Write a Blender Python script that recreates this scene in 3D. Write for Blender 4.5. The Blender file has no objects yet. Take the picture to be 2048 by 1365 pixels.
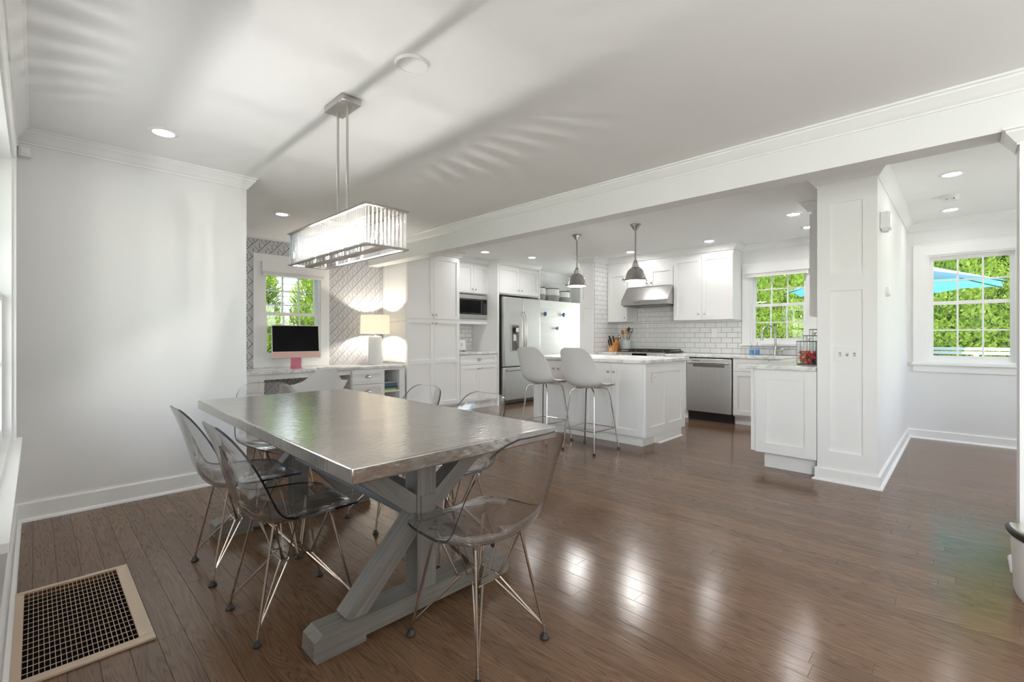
import bpy, bmesh, math, random
from mathutils import Vector, Matrix
random.seed(7)
S = bpy.context.scene
COL = S.collection

# ------------------------------------------------------------------ camera
CAM_H = 1.15
cam_d = bpy.data.cameras.new('camera')
cam = bpy.data.objects.new('camera', cam_d)
COL.objects.link(cam)
cam.location = (0, 0, CAM_H)
cam.rotation_euler = (math.radians(90), 0, math.radians(44.228 - 90))
cam_d.sensor_width = 36.0
cam_d.lens = 928.7 / 2048 * 36
cam_d.shift_y = -8.5 / 2048
cam_d.clip_start = 0.01
cam_d.clip_end = 300
S.camera = cam

# ------------------------------------------------------------------ view, world, sun
S.view_settings.view_transform = 'Standard'
S.view_settings.look = 'None'
S.view_settings.exposure = 0.72
S.view_settings.gamma = 1.0
S.view_settings.use_curve_mapping = False
S.cycles.use_denoising = True
S.cycles.max_bounces = 8
S.cycles.diffuse_bounces = 6
S.cycles.adaptive_threshold = 0.02
S.cycles.glossy_bounces = 4
S.cycles.transmission_bounces = 6
S.cycles.transparent_max_bounces = 24
S.cycles.caustics_reflective = False
S.cycles.caustics_refractive = False
S.cycles.sample_clamp_indirect = 6.0
S.cycles.blur_glossy = 0.5

W = bpy.data.worlds.new('sky')
S.world = W
W.use_nodes = True
wn = W.node_tree
wbg = wn.nodes['Background']
sky = wn.nodes.new('ShaderNodeTexSky')
sky.sky_type = 'NISHITA'
sky.sun_disc = False
sky.sun_elevation = math.radians(52)
sky.sun_rotation = math.radians(215)
wn.links.new(sky.outputs[0], wbg.inputs[0])
wbg.inputs[1].default_value = 0.42

def lamp_obj(name, kind, loc, energy, color=(1, 1, 1), **kw):
    d = bpy.data.lights.new(name, kind)
    d.energy = energy
    d.color = color
    for k, v in kw.items():
        setattr(d, k, v)
    o = bpy.data.objects.new(name, d)
    COL.objects.link(o)
    o.location = loc
    return o

sun = lamp_obj('sun', 'SUN', (0, -10, 20), 8.6, (1.0, 0.95, 0.86), angle=0.01)
sun.rotation_euler = Vector((0.5, 0.42, -1.0)).to_track_quat('-Z', 'Y').to_euler()
# area lights as daylight: the left-edge window, then three added unseen openings
LIGHT_W = 150
a = lamp_obj('daylight_side_window', 'AREA', (-0.34, 2.75, 1.15), 12, (1.0, 0.99, 0.98), shape='RECTANGLE', size=1.5, size_y=1.2)
a.rotation_euler = Vector((1, 0, 0)).to_track_quat('-Z', 'Z').to_euler()
a = lamp_obj('fill_added_side_window', 'AREA', (-0.30, -1.0, 1.42), 66, (1.0, 0.99, 0.98), shape='RECTANGLE', size=1.35, size_y=1.2)  # fill light outside the added side window behind the viewer
a.rotation_euler = Vector((1, 0, 0)).to_track_quat('-Z', 'Z').to_euler()
a = lamp_obj('fill_added_hall_window', 'AREA', (5.3, -2.35, 1.45), 33, (1.0, 0.985, 0.96), shape='RECTANGLE', size=1.7, size_y=1.5)  # fill light for the added hall window, out of view
a.rotation_euler = Vector((0, 1, 0)).to_track_quat('-Z', 'Z').to_euler()
a = lamp_obj('fill_added_nook_door', 'AREA', (8.45, 5.1, 1.3), 32, (1.0, 0.985, 0.96), shape='RECTANGLE', size=0.8, size_y=1.9)  # fill light outside the added nook door
a.rotation_euler = Vector((-1, 0, 0)).to_track_quat('-Z', 'Z').to_euler()
DOWN_DINING, DOWN_KITCHEN, DOWN_HALL = 36.0, 112.0, 50.0      # radiance of the recessed ceiling lights, one dimmer per zone
BULB, PENDANT, DESK_LAMP = 1200.0, 54.0, 480.0

# ------------------------------------------------------------------ node helpers
def newmat(name):
    m = bpy.data.materials.new(name)
    m.use_nodes = True
    nt = m.node_tree
    b = nt.nodes['Principled BSDF']
    return m, nt, b

def sock(nt, inp, v):
    if hasattr(v, 'is_output'):
        nt.links.new(v, inp)
    else:
        inp.default_value = v

def mth(nt, op, a, b=None, c=None):
    n = nt.nodes.new('ShaderNodeMath')
    n.operation = op
    sock(nt, n.inputs[0], a)
    if b is not None:
        sock(nt, n.inputs[1], b)
    if c is not None:
        sock(nt, n.inputs[2], c)
    return n.outputs[0]

def mixc(nt, f, a, b, blend='MIX'):
    n = nt.nodes.new('ShaderNodeMix')
    n.data_type = 'RGBA'
    n.blend_type = blend
    sock(nt, n.inputs[0], f)
    sock(nt, n.inputs[6], a)
    sock(nt, n.inputs[7], b)
    return n.outputs[2]

def ramp(nt, f, stops):
    n = nt.nodes.new('ShaderNodeValToRGB')
    e = n.color_ramp.elements
    while len(e) < len(stops):
        e.new(0.5)
    for i, (p, c) in enumerate(stops):
        e[i].position = p
        e[i].color = c if len(c) == 4 else (*c, 1)
    nt.links.new(f, n.inputs[0])
    return n.outputs[0]

def coords(nt, scale=(1, 1, 1), kind='Object', off=None):
    t = nt.nodes.new('ShaderNodeTexCoord')
    mp = nt.nodes.new('ShaderNodeMapping')
    mp.inputs['Scale'].default_value = scale
    nt.links.new(t.outputs[kind], mp.inputs[0])
    if off is not None:
        nt.links.new(off, mp.inputs['Location'])
    return mp.outputs[0]

def noise(nt, vec, scale=5, detail=4, rough=0.5, dist=0.0):
    n = nt.nodes.new('ShaderNodeTexNoise')
    n.inputs['Scale'].default_value = scale
    n.inputs['Detail'].default_value = detail
    n.inputs['Roughness'].default_value = rough
    n.inputs['Distortion'].default_value = dist
    nt.links.new(vec, n.inputs['Vector'])
    return n.outputs[0]

def bump(nt, b, h, strength=0.2, dist=0.01):
    n = nt.nodes.new('ShaderNodeBump')
    n.inputs['Strength'].default_value = strength
    n.inputs['Distance'].default_value = dist
    nt.links.new(h, n.inputs['Height'])
    nt.links.new(n.outputs[0], b.inputs['Normal'])

def plain(name, col, rough=0.5, metal=0.0, spec=0.5, var=0.0, vscale=3.0, coat=0.0):
    m, nt, b = newmat(name)
    if var:
        f = noise(nt, coords(nt), vscale, 4)
        c = ramp(nt, f, [(0.3, tuple(x * (1 - var) for x in col)), (0.7, tuple(min(1, x * (1 + var)) for x in col))])
        nt.links.new(c, b.inputs['Base Color'])
    else:
        b.inputs['Base Color'].default_value = (*col, 1)
    b.inputs['Roughness'].default_value = rough
    b.inputs['Metallic'].default_value = metal
    b.inputs['Specular IOR Level'].default_value = spec
    if coat:
        b.inputs['Coat Weight'].default_value = coat
        b.inputs['Coat Roughness'].default_value = 0.08
    return m

def emit(name, col, strength):
    m = bpy.data.materials.new(name)
    m.use_nodes = True
    nt = m.node_tree
    nt.nodes.clear()
    o = nt.nodes.new('ShaderNodeOutputMaterial')
    e = nt.nodes.new('ShaderNodeEmission')
    e.inputs[0].default_value = (*col, 1)
    e.inputs[1].default_value = strength
    nt.links.new(e.outputs[0], o.inputs[0])
    return m

def clear(name, tint=(1, 1, 1), ior=1.45, rough=0.02, extra=0.0, ripple=0.0, pw=4.0):
    """thin clear sheet: see-through with fresnel reflections"""
    m = bpy.data.materials.new(name)
    m.use_nodes = True
    nt = m.node_tree
    nt.nodes.clear()
    o = nt.nodes.new('ShaderNodeOutputMaterial')
    t = nt.nodes.new('ShaderNodeBsdfTransparent')
    t.inputs[0].default_value = (*tint, 1)
    g = nt.nodes.new('ShaderNodeBsdfGlossy')
    g.inputs['Roughness'].default_value = rough
    lw = nt.nodes.new('ShaderNodeLayerWeight')
    lw.inputs[0].default_value = 0.5
    f0 = ((ior - 1) / (ior + 1)) ** 2
    f = mth(nt, 'POWER', lw.outputs['Facing'], pw)
    f = mth(nt, 'MULTIPLY_ADD', f, 1.0 - f0, f0 + extra)
    f = mth(nt, 'MINIMUM', f, 1.0)
    mx = nt.nodes.new('ShaderNodeMixShader')
    if ripple:
        bump(nt, g, noise(nt, coords(nt), 7.0, 2, 0.4, 0.3), ripple, 0.03)
    nt.links.new(f, mx.inputs[0])
    nt.links.new(t.outputs[0], mx.inputs[1])
    nt.links.new(g.outputs[0], mx.inputs[2])
    nt.links.new(mx.outputs[0], o.inputs[0])
    return m

# ------------------------------------------------------------------ materials
MT = {}
MT['wall'] = plain('wall_paint', (0.805, 0.805, 0.803), 0.55, var=0.012, vscale=1.5)
MT['ceiling'] = plain('ceiling_paint', (0.90, 0.90, 0.898), 0.6, var=0.01, vscale=1.2)
MT['trim'] = plain('trim_paint', (0.88, 0.88, 0.876), 0.32)
MT['cab'] = plain('cabinet_paint', (0.86, 0.86, 0.855), 0.36)
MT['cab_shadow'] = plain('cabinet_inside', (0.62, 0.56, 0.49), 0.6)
MT['white_plastic'] = plain('white_plastic', (0.80, 0.80, 0.79), 0.38)
MT['shell_white'] = plain('white_shell_plastic', (0.68, 0.68, 0.67), 0.42)
MT['chrome'] = plain('chrome', (0.60, 0.56, 0.52), 0.18, 1.0)
MT['wire'] = plain('polished_wire', (0.50, 0.42, 0.36), 0.22, 1.0)
MT['nickel'] = plain('satin_nickel', (0.55, 0.54, 0.52), 0.28, 1.0)
MT['bronze'] = plain('chandelier_metal', (0.34, 0.31, 0.29), 0.3, 1.0)
MT['black'] = plain('black_plastic', (0.012, 0.012, 0.013), 0.35)
MT['rubber'] = plain('dark_rubber', (0.03, 0.025, 0.022), 0.5)
MT['iron'] = plain('cast_iron', (0.035, 0.032, 0.03), 0.55)
MT['dark_glass'] = plain('dark_glass', (0.02, 0.022, 0.025), 0.08)
MT['screen'] = plain('computer_screen', (0.004, 0.004, 0.005), 0.25, spec=0.12)
MT['pink'] = plain('pink_metal', (0.80, 0.52, 0.46), 0.35)
MT['pink_dark'] = plain('rose_metal', (0.62, 0.20, 0.28), 0.35, 0.3)
MT['grout'] = plain('grey_grout', (0.30, 0.295, 0.285), 0.8)
MT['tile'] = plain('white_glazed_tile', (0.80, 0.80, 0.79), 0.12, spec=0.55)
MT['vent'] = plain('tan_enamel', (0.60, 0.46, 0.34), 0.35)
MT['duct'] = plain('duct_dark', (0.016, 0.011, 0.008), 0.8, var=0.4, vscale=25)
MT['rope_white'] = plain('white_rope', (0.76, 0.75, 0.73), 0.8)
MT['rope_grey'] = plain('grey_rope', (0.30, 0.29, 0.29), 0.85)
MT['rope_dark'] = plain('charcoal_rope', (0.08, 0.075, 0.075), 0.85)
MT['blue_knob'] = plain('blue_ceramic', (0.05, 0.12, 0.24), 0.2)
MT['grey_knob'] = plain('grey_ceramic', (0.16, 0.18, 0.20), 0.25)
MT['bamboo'] = plain('light_wood', (0.58, 0.27, 0.08), 0.45, var=0.15, vscale=14)
MT['board'] = plain('mid_wood', (0.36, 0.15, 0.05), 0.5, var=0.15, vscale=14)
MT['crock'] = plain('glazed_crock', (0.68, 0.72, 0.71), 0.2)
MT['lampshade'] = None
MT['lamp_base'] = plain('white_ceramic', (0.78, 0.79, 0.79), 0.25)
MT['paper'] = plain('paper', (0.82, 0.82, 0.81), 0.7)
MT['umb'] = None
MT['vinyl'] = plain('white_vinyl', (0.85, 0.85, 0.85), 0.4)
MT['siding'] = plain('white_siding', (0.80, 0.81, 0.82), 0.6)
MT['soil'] = plain('lawn', (0.10, 0.20, 0.04), 0.9, var=0.4, vscale=6)
MT['pane'] = clear('window_glass', (0.97, 0.985, 0.98), 1.45, 0.0)
MT['acrylic'] = clear('clear_acrylic', (0.992, 0.995, 1.0), 1.5, 0.03, 0.045, 0.5, 2.8)
MT['acrylic_rim'] = clear('acrylic_rim', (0.07, 0.08, 0.12), 1.5, 0.08, 0.04)
MT['jar'] = clear('jar_acrylic', (0.97, 0.98, 0.98), 1.45, 0.02)
MT['soap'] = clear('clear_bottle', (0.85, 0.92, 0.97), 1.4, 0.05)
MT['blue_soap'] = plain('blue_soap', (0.15, 0.38, 0.72), 0.3)
for z_, k_ in (('dining', DOWN_DINING), ('kitchen', DOWN_KITCHEN), ('hall', DOWN_HALL)):
    MT['down_' + z_] = emit('downlight_glow_' + z_, (1.0, 0.985, 0.965), k_)
MT['bulb'] = emit('bulb_glow', (1.0, 0.965, 0.92), BULB)
MT['pend_glow'] = emit('pendant_diffuser_glow', (1.0, 0.98, 0.95), PENDANT)
MT['lamp_bulb'] = emit('desk_lamp_bulb_glow', (1.0, 0.90, 0.76), DESK_LAMP)

def mk_steel(name, col, axis, rough=0.27):
    m, nt, b = newmat(name)
    sc = {'x': (1.5, 60, 60), 'y': (60, 1.5, 60), 'z': (60, 60, 1.2)}[axis]
    f = noise(nt, coords(nt, sc), 4, 5, 0.6)
    nt.links.new(ramp(nt, f, [(0.25, tuple(x * 0.9 for x in col)), (0.75, tuple(min(1, x * 1.08) for x in col))]), b.inputs['Base Color'])
    b.inputs['Metallic'].default_value = 1.0
    r = mth(nt, 'MULTIPLY_ADD', f, 0.16, rough - 0.08)
    nt.links.new(r, b.inputs['Roughness'])
    bump(nt, b, f, 0.05, 0.002)
    return m
MT['steel'] = mk_steel('brushed_steel', (0.68, 0.675, 0.665), 'z', 0.36)
MT['steel_h'] = mk_steel('brushed_steel_hood', (0.52, 0.51, 0.50), 'y', 0.3)
MT['steel_p'] = plain('pendant_metal', (0.46, 0.45, 0.435), 0.24, 1.0)
MT['steel_dark'] = plain('dark_steel_side', (0.20, 0.19, 0.18), 0.4, 0.9)

def mk_marble():
    m, nt, b = newmat('white_marble')
    v = coords(nt)
    n1 = noise(nt, v, 2.6, 8, 0.62, 1.6)
    n2 = noise(nt, v, 14, 6, 0.6, 0.8)
    d = mth(nt, 'ABSOLUTE', mth(nt, 'SUBTRACT', n1, 0.5))
    vein = mth(nt, 'SUBTRACT', 1.0, mth(nt, 'MULTIPLY', d, 13.0))
    vein = mth(nt, 'MAXIMUM', vein, 0.0)
    vein = mth(nt, 'MULTIPLY', vein, mth(nt, 'MULTIPLY', n2, 1.05))
    nt.links.new(mixc(nt, vein, (0.84, 0.84, 0.83, 1), (0.40, 0.40, 0.39, 1)), b.inputs['Base Color'])
    b.inputs['Roughness'].default_value = 0.16
    return m
MT['marble'] = mk_marble()

def mk_floor():
    m, nt, b = newmat('stained_oak')
    at = nt.nodes.new('ShaderNodeAttribute')
    at.attribute_name = 'plank_tone'
    rnd = at.outputs['Fac']
    cmb = nt.nodes.new('ShaderNodeCombineXYZ')
    nt.links.new(mth(nt, 'MULTIPLY', rnd, 37.0), cmb.inputs[0])
    nt.links.new(mth(nt, 'MULTIPLY', rnd, 91.0), cmb.inputs[1])
    v = coords(nt, (12.0, 0.95, 12.0), off=cmb.outputs[0])
    big = noise(nt, v, 1.0, 2, 0.5, 0.4)
    rings = mth(nt, 'FRACT', mth(nt, 'MULTIPLY', big, 21.0))
    rings = mth(nt, 'PINGPONG', rings, 0.5)
    v2 = coords(nt, (190.0, 7.0, 190.0), off=cmb.outputs[0])
    pores = noise(nt, v2, 1.0, 3, 0.6)
    g = mth(nt, 'ADD', mth(nt, 'MULTIPLY', rings, 0.75), mth(nt, 'MULTIPLY', pores, 0.6))
    c = ramp(nt, g, [(0.14, (0.062, 0.033, 0.018)), (0.36, (0.138, 0.077, 0.044)), (0.75, (0.192, 0.113, 0.068))])
    tone = mth(nt, 'MULTIPLY_ADD', rnd, 0.26, 0.87)
    hsv = nt.nodes.new('ShaderNodeHueSaturation')
    nt.links.new(tone, hsv.inputs['Value'])
    nt.links.new(c, hsv.inputs['Color'])
    nt.links.new(hsv.outputs[0], b.inputs['Base Color'])
    wear = noise(nt, coords(nt, (0.9, 0.9, 0.9)), 2.0, 3)
    nt.links.new(mth(nt, 'MULTIPLY_ADD', wear, 0.09, 0.13), b.inputs['Roughness'])
    b.inputs['Specular IOR Level'].default_value = 0.38
    wave = noise(nt, coords(nt, (14.0, 2.5, 1.0)), 1.0, 2, 0.5)
    hgt = mth(nt, 'ADD', mth(nt, 'MULTIPLY', g, 0.25), mth(nt, 'MULTIPLY', wave, 0.9))
    bump(nt, b, hgt, 0.10, 0.006)
    return m
MT['floor'] = mk_floor()
MT['subfloor'] = plain('subfloor_dark', (0.02, 0.013, 0.009), 0.8)

def mk_wallpaper():
    m, nt, b = newmat('geometric_wallpaper')
    t = nt.nodes.new('ShaderNodeTexCoord')
    sp = nt.nodes.new('ShaderNodeSeparateXYZ')
    nt.links.new(t.outputs['Object'], sp.inputs[0])
    u = mth(nt, 'DIVIDE', sp.outputs[0], 0.142)
    v = mth(nt, 'DIVIDE', sp.outputs[2], 0.152)
    p = mth(nt, 'ADD', u, v)
    q = mth(nt, 'SUBTRACT', u, v)
    a_ = mth(nt, 'FRACT', mth(nt, 'ADD', p, 100.0))
    b_ = mth(nt, 'FRACT', mth(nt, 'ADD', q, 100.0))
    # broad diagonal band of parallel lines
    band = mth(nt, 'LESS_THAN', b_, 0.27)
    bl = mth(nt, 'LESS_THAN', mth(nt, 'FRACT', mth(nt, 'DIVIDE', b_, 0.135)), 0.34)
    # nested diamonds between the bands
    da = mth(nt, 'MINIMUM', a_, mth(nt, 'SUBTRACT', 1.0, a_))
    db = mth(nt, 'MINIMUM', mth(nt, 'SUBTRACT', b_, 0.27), mth(nt, 'SUBTRACT', 1.0, b_))
    d = mth(nt, 'MINIMUM', da, db)
    dl = mth(nt, 'LESS_THAN', mth(nt, 'FRACT', mth(nt, 'DIVIDE', d, 0.125)), 0.30)
    cl = mth(nt, 'ABSOLUTE', mth(nt, 'ADD', mth(nt, 'SUBTRACT', a_, 0.5), mth(nt, 'SUBTRACT', b_, 0.635)))
    cl = mth(nt, 'MULTIPLY', mth(nt, 'LESS_THAN', cl, 0.045), mth(nt, 'GREATER_THAN', d, 0.12))
    dl = mth(nt, 'MAXIMUM', dl, cl)
    line = mth(nt, 'ADD', mth(nt, 'MULTIPLY', band, bl), mth(nt, 'MULTIPLY', mth(nt, 'SUBTRACT', 1.0, band), dl))
    nt.links.new(mixc(nt, line, (0.82, 0.82, 0.84, 1), (0.04, 0.045, 0.07, 1)), b.inputs['Base Color'])
    b.inputs['Roughness'].default_value = 0.6
    return m
MT['wallpaper'] = mk_wallpaper()

def mk_zinc():
    m, nt, b = newmat('hammered_zinc')
    v = coords(nt)
    f = noise(nt, v, 5, 5, 0.6, 0.5)
    nt.links.new(ramp(nt, f, [(0.25, (0.44, 0.425, 0.405)), (0.75, (0.56, 0.54, 0.515))]), b.inputs['Base Color'])
    b.inputs['Metallic'].default_value = 1.0
    b.inputs['Roughness'].default_value = 0.19
    vo = noise(nt, coords(nt, (26, 52, 40)), 1.0, 2, 0.4, 0.2)
    bump(nt, b, vo, 0.40, 0.003)
    return m
MT['zinc'] = mk_zinc()

def mk_greywood(name, c0, c1, axis, rot=0.0):
    m, nt, b = newmat(name)
    sc = {'x': (2.0, 85, 85), 'y': (85, 2.0, 85), 'z': (85, 85, 2.0)}[axis]
    t = nt.nodes.new('ShaderNodeTexCoord')
    r = nt.nodes.new('ShaderNodeMapping')
    r.inputs['Rotation'].default_value = (0, rot, 0)
    nt.links.new(t.outputs['Object'], r.inputs[0])
    k = nt.nodes.new('ShaderNodeMapping')
    k.inputs['Scale'].default_value = sc
    nt.links.new(r.outputs[0], k.inputs[0])
    f = noise(nt, k.outputs[0], 1.0, 4, 0.6)
    g = noise(nt, r.outputs[0], 5, 3)
    h = mth(nt, 'ADD', mth(nt, 'MULTIPLY', f, 0.65), mth(nt, 'MULTIPLY', g, 0.35))
    nt.links.new(ramp(nt, h, [(0.30, c0), (0.68, c1)]), b.inputs['Base Color'])
    b.inputs['Roughness'].default_value = 0.6
    bump(nt, b, f, 0.12, 0.002)
    return m
GW0, GW1 = (0.132, 0.120, 0.106), (0.250, 0.230, 0.206)
MT['gw_x'] = mk_greywood('grey_washed_wood_cross', GW0, GW1, 'x')
MT['gw_y'] = mk_greywood('grey_washed_wood_long', (0.115, 0.120, 0.122), (0.205, 0.212, 0.214), 'y')
MT['gw_z'] = mk_greywood('grey_washed_wood_post', GW0, GW1, 'z')
MT['gw_p'] = mk_greywood('grey_washed_wood_brace_a', GW0, GW1, 'z', math.radians(45))
MT['gw_n'] = mk_greywood('grey_washed_wood_brace_b', GW0, GW1, 'z', math.radians(-45))

def mk_shade():
    m, nt, b = newmat('linen_lampshade')
    b.inputs['Base Color'].default_value = (0.90, 0.88, 0.84, 1)
    b.inputs['Roughness'].default_value = 0.8
    tr = nt.nodes.new('ShaderNodeBsdfTranslucent')
    tr.inputs[0].default_value = (0.96, 0.92, 0.84, 1)
    mx = nt.nodes.new('ShaderNodeMixShader')
    mx.inputs[0].default_value = 0.62
    o = [n for n in nt.nodes if n.type == 'OUTPUT_MATERIAL'][0]
    nt.links.new(b.outputs[0], mx.inputs[1])
    nt.links.new(tr.outputs[0], mx.inputs[2])
    nt.links.new(mx.outputs[0], o.inputs[0])
    return m
MT['lampshade'] = mk_shade()

def mk_canvas():
    m, nt, b = newmat('turquoise_canvas')
    b.inputs['Base Color'].default_value = (0.48, 0.72, 0.75, 1)
    b.inputs['Roughness'].default_value = 0.8
    tr = nt.nodes.new('ShaderNodeBsdfTranslucent')
    tr.inputs[0].default_value = (0.12, 0.50, 0.58, 1)
    mx = nt.nodes.new('ShaderNodeMixShader')
    mx.inputs[0].default_value = 0.35
    o = [n for n in nt.nodes if n.type == 'OUTPUT_MATERIAL'][0]
    nt.links.new(b.outputs[0], mx.inputs[1])
    nt.links.new(tr.outputs[0], mx.inputs[2])
    nt.links.new(mx.outputs[0], o.inputs[0])
    return m
MT['umb'] = mk_canvas()

def mk_crystal():
    m = clear('crystal_rod', (0.62, 0.62, 0.61), 1.6, 0.03, 0.06)
    nt = m.node_tree
    o = [n for n in nt.nodes if n.type == 'OUTPUT_MATERIAL'][0]
    src = o.inputs[0].links[0].from_socket
    tr = nt.nodes.new('ShaderNodeBsdfTranslucent')
    tr.inputs[0].default_value = (0.95, 0.93, 0.90, 1)
    mx = nt.nodes.new('ShaderNodeMixShader')
    mx.inputs[0].default_value = 0.12
    nt.links.new(src, mx.inputs[1])
    nt.links.new(tr.outputs[0], mx.inputs[2])
    nt.links.new(mx.outputs[0], o.inputs[0])
    return m
MT['crystal'] = mk_crystal()

def mk_leaf(name, c0, c1, c2):
    m, nt, b = newmat(name)
    oi = nt.nodes.new('ShaderNodeObjectInfo')
    geo = nt.nodes.new('ShaderNodeNewGeometry')
    f = mth(nt, 'MULTIPLY_ADD', geo.outputs['Random Per Island'], 0.8, mth(nt, 'MULTIPLY', oi.outputs['Random'], 0.2))
    nt.links.new(ramp(nt, f, [(0.0, c0), (0.5, c1), (1.0, c2)]), b.inputs['Base Color'])
    b.inputs['Roughness'].default_value = 0.7
    tr = nt.nodes.new('ShaderNodeBsdfTranslucent')
    nt.links.new(ramp(nt, f, [(0.0, c1), (1.0, c2)]), tr.inputs[0])
    mx = nt.nodes.new('ShaderNodeMixShader')
    mx.inputs[0].default_value = 0.3
    o = [n for n in nt.nodes if n.type == 'OUTPUT_MATERIAL'][0]
    nt.links.new(b.outputs[0], mx.inputs[1])
    nt.links.new(tr.outputs[0], mx.inputs[2])
    nt.links.new(mx.outputs[0], o.inputs[0])
    return m
MT['leaf'] = mk_leaf('arborvitae_leaf', (0.17, 0.28, 0.03), (0.38, 0.52, 0.08), (0.60, 0.72, 0.18))
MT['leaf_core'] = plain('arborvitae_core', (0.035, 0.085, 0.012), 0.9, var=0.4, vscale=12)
MT['bark'] = plain('bark', (0.12, 0.08, 0.05), 0.9)

# ------------------------------------------------------------------ mesh builder
def wloc(o):
    v = Vector((0, 0, 0))
    while o is not None:
        v += o.location
        o = o.parent
    return v

class MB:
    def __init__(s):
        s.v = []; s.f = []; s.m = []
    def add(s, vs, fs, mi=0):
        k = len(s.v)
        s.v += [tuple(p) for p in vs]
        s.f += [tuple(i + k for i in f) for f in fs]
        s.m += [mi] * len(fs)
        return s
    def box(s, x0, x1, y0, y1, z0, z1, mi=0):
        x0, x1 = min(x0, x1), max(x0, x1); y0, y1 = min(y0, y1), max(y0, y1); z0, z1 = min(z0, z1), max(z0, z1)
        return s.add([(x0, y0, z0), (x1, y0, z0), (x1, y1, z0), (x0, y1, z0), (x0, y0, z1), (x1, y0, z1), (x1, y1, z1), (x0, y1, z1)],
                     [(0, 3, 2, 1), (4, 5, 6, 7), (0, 1, 5, 4), (1, 2, 6, 5), (2, 3, 7, 6), (3, 0, 4, 7)], mi)
    def pbox(s, P, u0, u1, n0, n1, z0, z1, mi=0):
        """box in (u, n, z) of a face mapping P"""
        a = P(u0, n0, z0); b = P(u1, n1, z1)
        return s.box(a[0], b[0], a[1], b[1], z0, z1, mi)
    def cbox(s, x0, x1, y0, y1, z0, z1, c=0.004, mi=0):
        """box with chamfered edges"""
        bm = bmesh.new()
        bmesh.ops.create_cube(bm, size=1.0)
        for v in bm.verts:
            v.co = Vector(((x0 + x1) / 2 + v.co.x * abs(x1 - x0), (y0 + y1) / 2 + v.co.y * abs(y1 - y0), (z0 + z1) / 2 + v.co.z * abs(z1 - z0)))
        bmesh.ops.bevel(bm, geom=bm.edges[:], offset=c, segments=2, affect='EDGES', profile=0.5)
        bm.verts.index_update()
        s.add([v.co[:] for v in bm.verts], [[v.index for v in f.verts] for f in bm.faces], mi)
        bm.free()
        return s
    def prism(s, poly, fn, a0, a1, mi=0):
        """extrude 2-D polygon; fn(p, q, a) -> xyz"""
        n = len(poly)
        vs = [fn(p, q, a0) for p, q in poly] + [fn(p, q, a1) for p, q in poly]
        fs = [tuple(range(n))[::-1], tuple(range(n, 2 * n))] + [(i, (i + 1) % n, n + (i + 1) % n, n + i) for i in range(n)]
        return s.add(vs, fs, mi)
    def tube(s, pts, r, n=8, closed=False, mi=0):
        pts = [Vector(p) for p in pts]
        k = len(pts)
        rad = r if isinstance(r, (list, tuple)) else [r] * k
        vs = []
        up = None
        for i in range(k):
            if closed:
                t = (pts[(i + 1) % k] - pts[i - 1]).normalized()
            else:
                t = (pts[min(i + 1, k - 1)] - pts[max(i - 1, 0)]).normalized()
            if up is None:
                up = Vector((0, 0, 1)) if abs(t.z) < 0.9 else Vector((1, 0, 0))
            a = t.cross(up).normalized()
            b = a.cross(t).normalized()
            up = b
            for j in range(n):
                th = 2 * math.pi * j / n
                vs.append(pts[i] + a * (rad[i] * math.cos(th)) + b * (rad[i] * math.sin(th)))
        fs = []
        for i in range(k if closed else k - 1):
            i2 = (i + 1) % k
            for j in range(n):
                fs.append((i * n + j, i * n + (j + 1) % n, i2 * n + (j + 1) % n, i2 * n + j))
        if not closed:
            fs.append(tuple(range(n))[::-1])
            fs.append(tuple(range((k - 1) * n, k * n)))
        return s.add(vs, fs, mi)
    def lathe(s, prof, c=(0, 0, 0), n=24, fn=None, mi=0):
        """prof [(r, h)]; fn(x, y, h) maps to xyz (default upright at c)"""
        fn = fn or (lambda x, y, h: (c[0] + x, c[1] + y, c[2] + h))
        vs = []; idx = []
        for r, h in prof:
            if r < 1e-6:
                idx.append([len(vs)]); vs.append(fn(0, 0, h))
            else:
                idx.append(list(range(len(vs), len(vs) + n)))
                for j in range(n):
                    th = 2 * math.pi * j / n
                    vs.append(fn(r * math.cos(th), r * math.sin(th), h))
        fs = []
        for a, b in zip(idx[:-1], idx[1:]):
            if len(a) == 1 and len(b) == 1:
                continue
            for j in range(n):
                j2 = (j + 1) % n
                if len(a) == 1:
                    fs.append((a[0], b[j], b[j2]))
                elif len(b) == 1:
                    fs.append((a[j], a[j2], b[0]))
                else:
                    fs.append((a[j], a[j2], b[j2], b[j]))
        return s.add(vs, fs, mi)
    def mesh(s, name, mats, smooth=False, off=Vector((0, 0, 0)), fix=True):
        me = bpy.data.meshes.new(name)
        me.from_pydata([(p[0] - off[0], p[1] - off[1], p[2] - off[2]) for p in s.v], [], s.f)
        for m in mats:
            me.materials.append(m)
        if len(mats) > 1:
            me.polygons.foreach_set('material_index', s.m)
        if fix:
            bm = bmesh.new(); bm.from_mesh(me)
            bmesh.ops.recalc_face_normals(bm, faces=bm.faces)
            bm.to_mesh(me); bm.free()
        if smooth:
            me.polygons.foreach_set('use_smooth', [True] * len(me.polygons))
            if smooth == 'auto':
                me.set_sharp_from_angle(angle=math.radians(38))
                for p in me.polygons:      # the big flat sides of chamfered boxes stay flat
                    if p.area > 0.0012 and max(abs(p.normal.x), abs(p.normal.y), abs(p.normal.z)) > 0.99999:
                        p.use_smooth = False
        return me
    def build(s, name, mat, parent=None, smooth=False, local=False, fix=True):
        mats = [MT[k] for k in (mat if isinstance(mat, (list, tuple)) else [mat])]
        off = Vector((0, 0, 0)) if (parent is None or local) else wloc(parent)
        o = bpy.data.objects.new(name, s.mesh(name, mats, smooth, off, fix))
        COL.objects.link(o)
        if parent is not None:
            o.parent = parent
        return o

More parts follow.
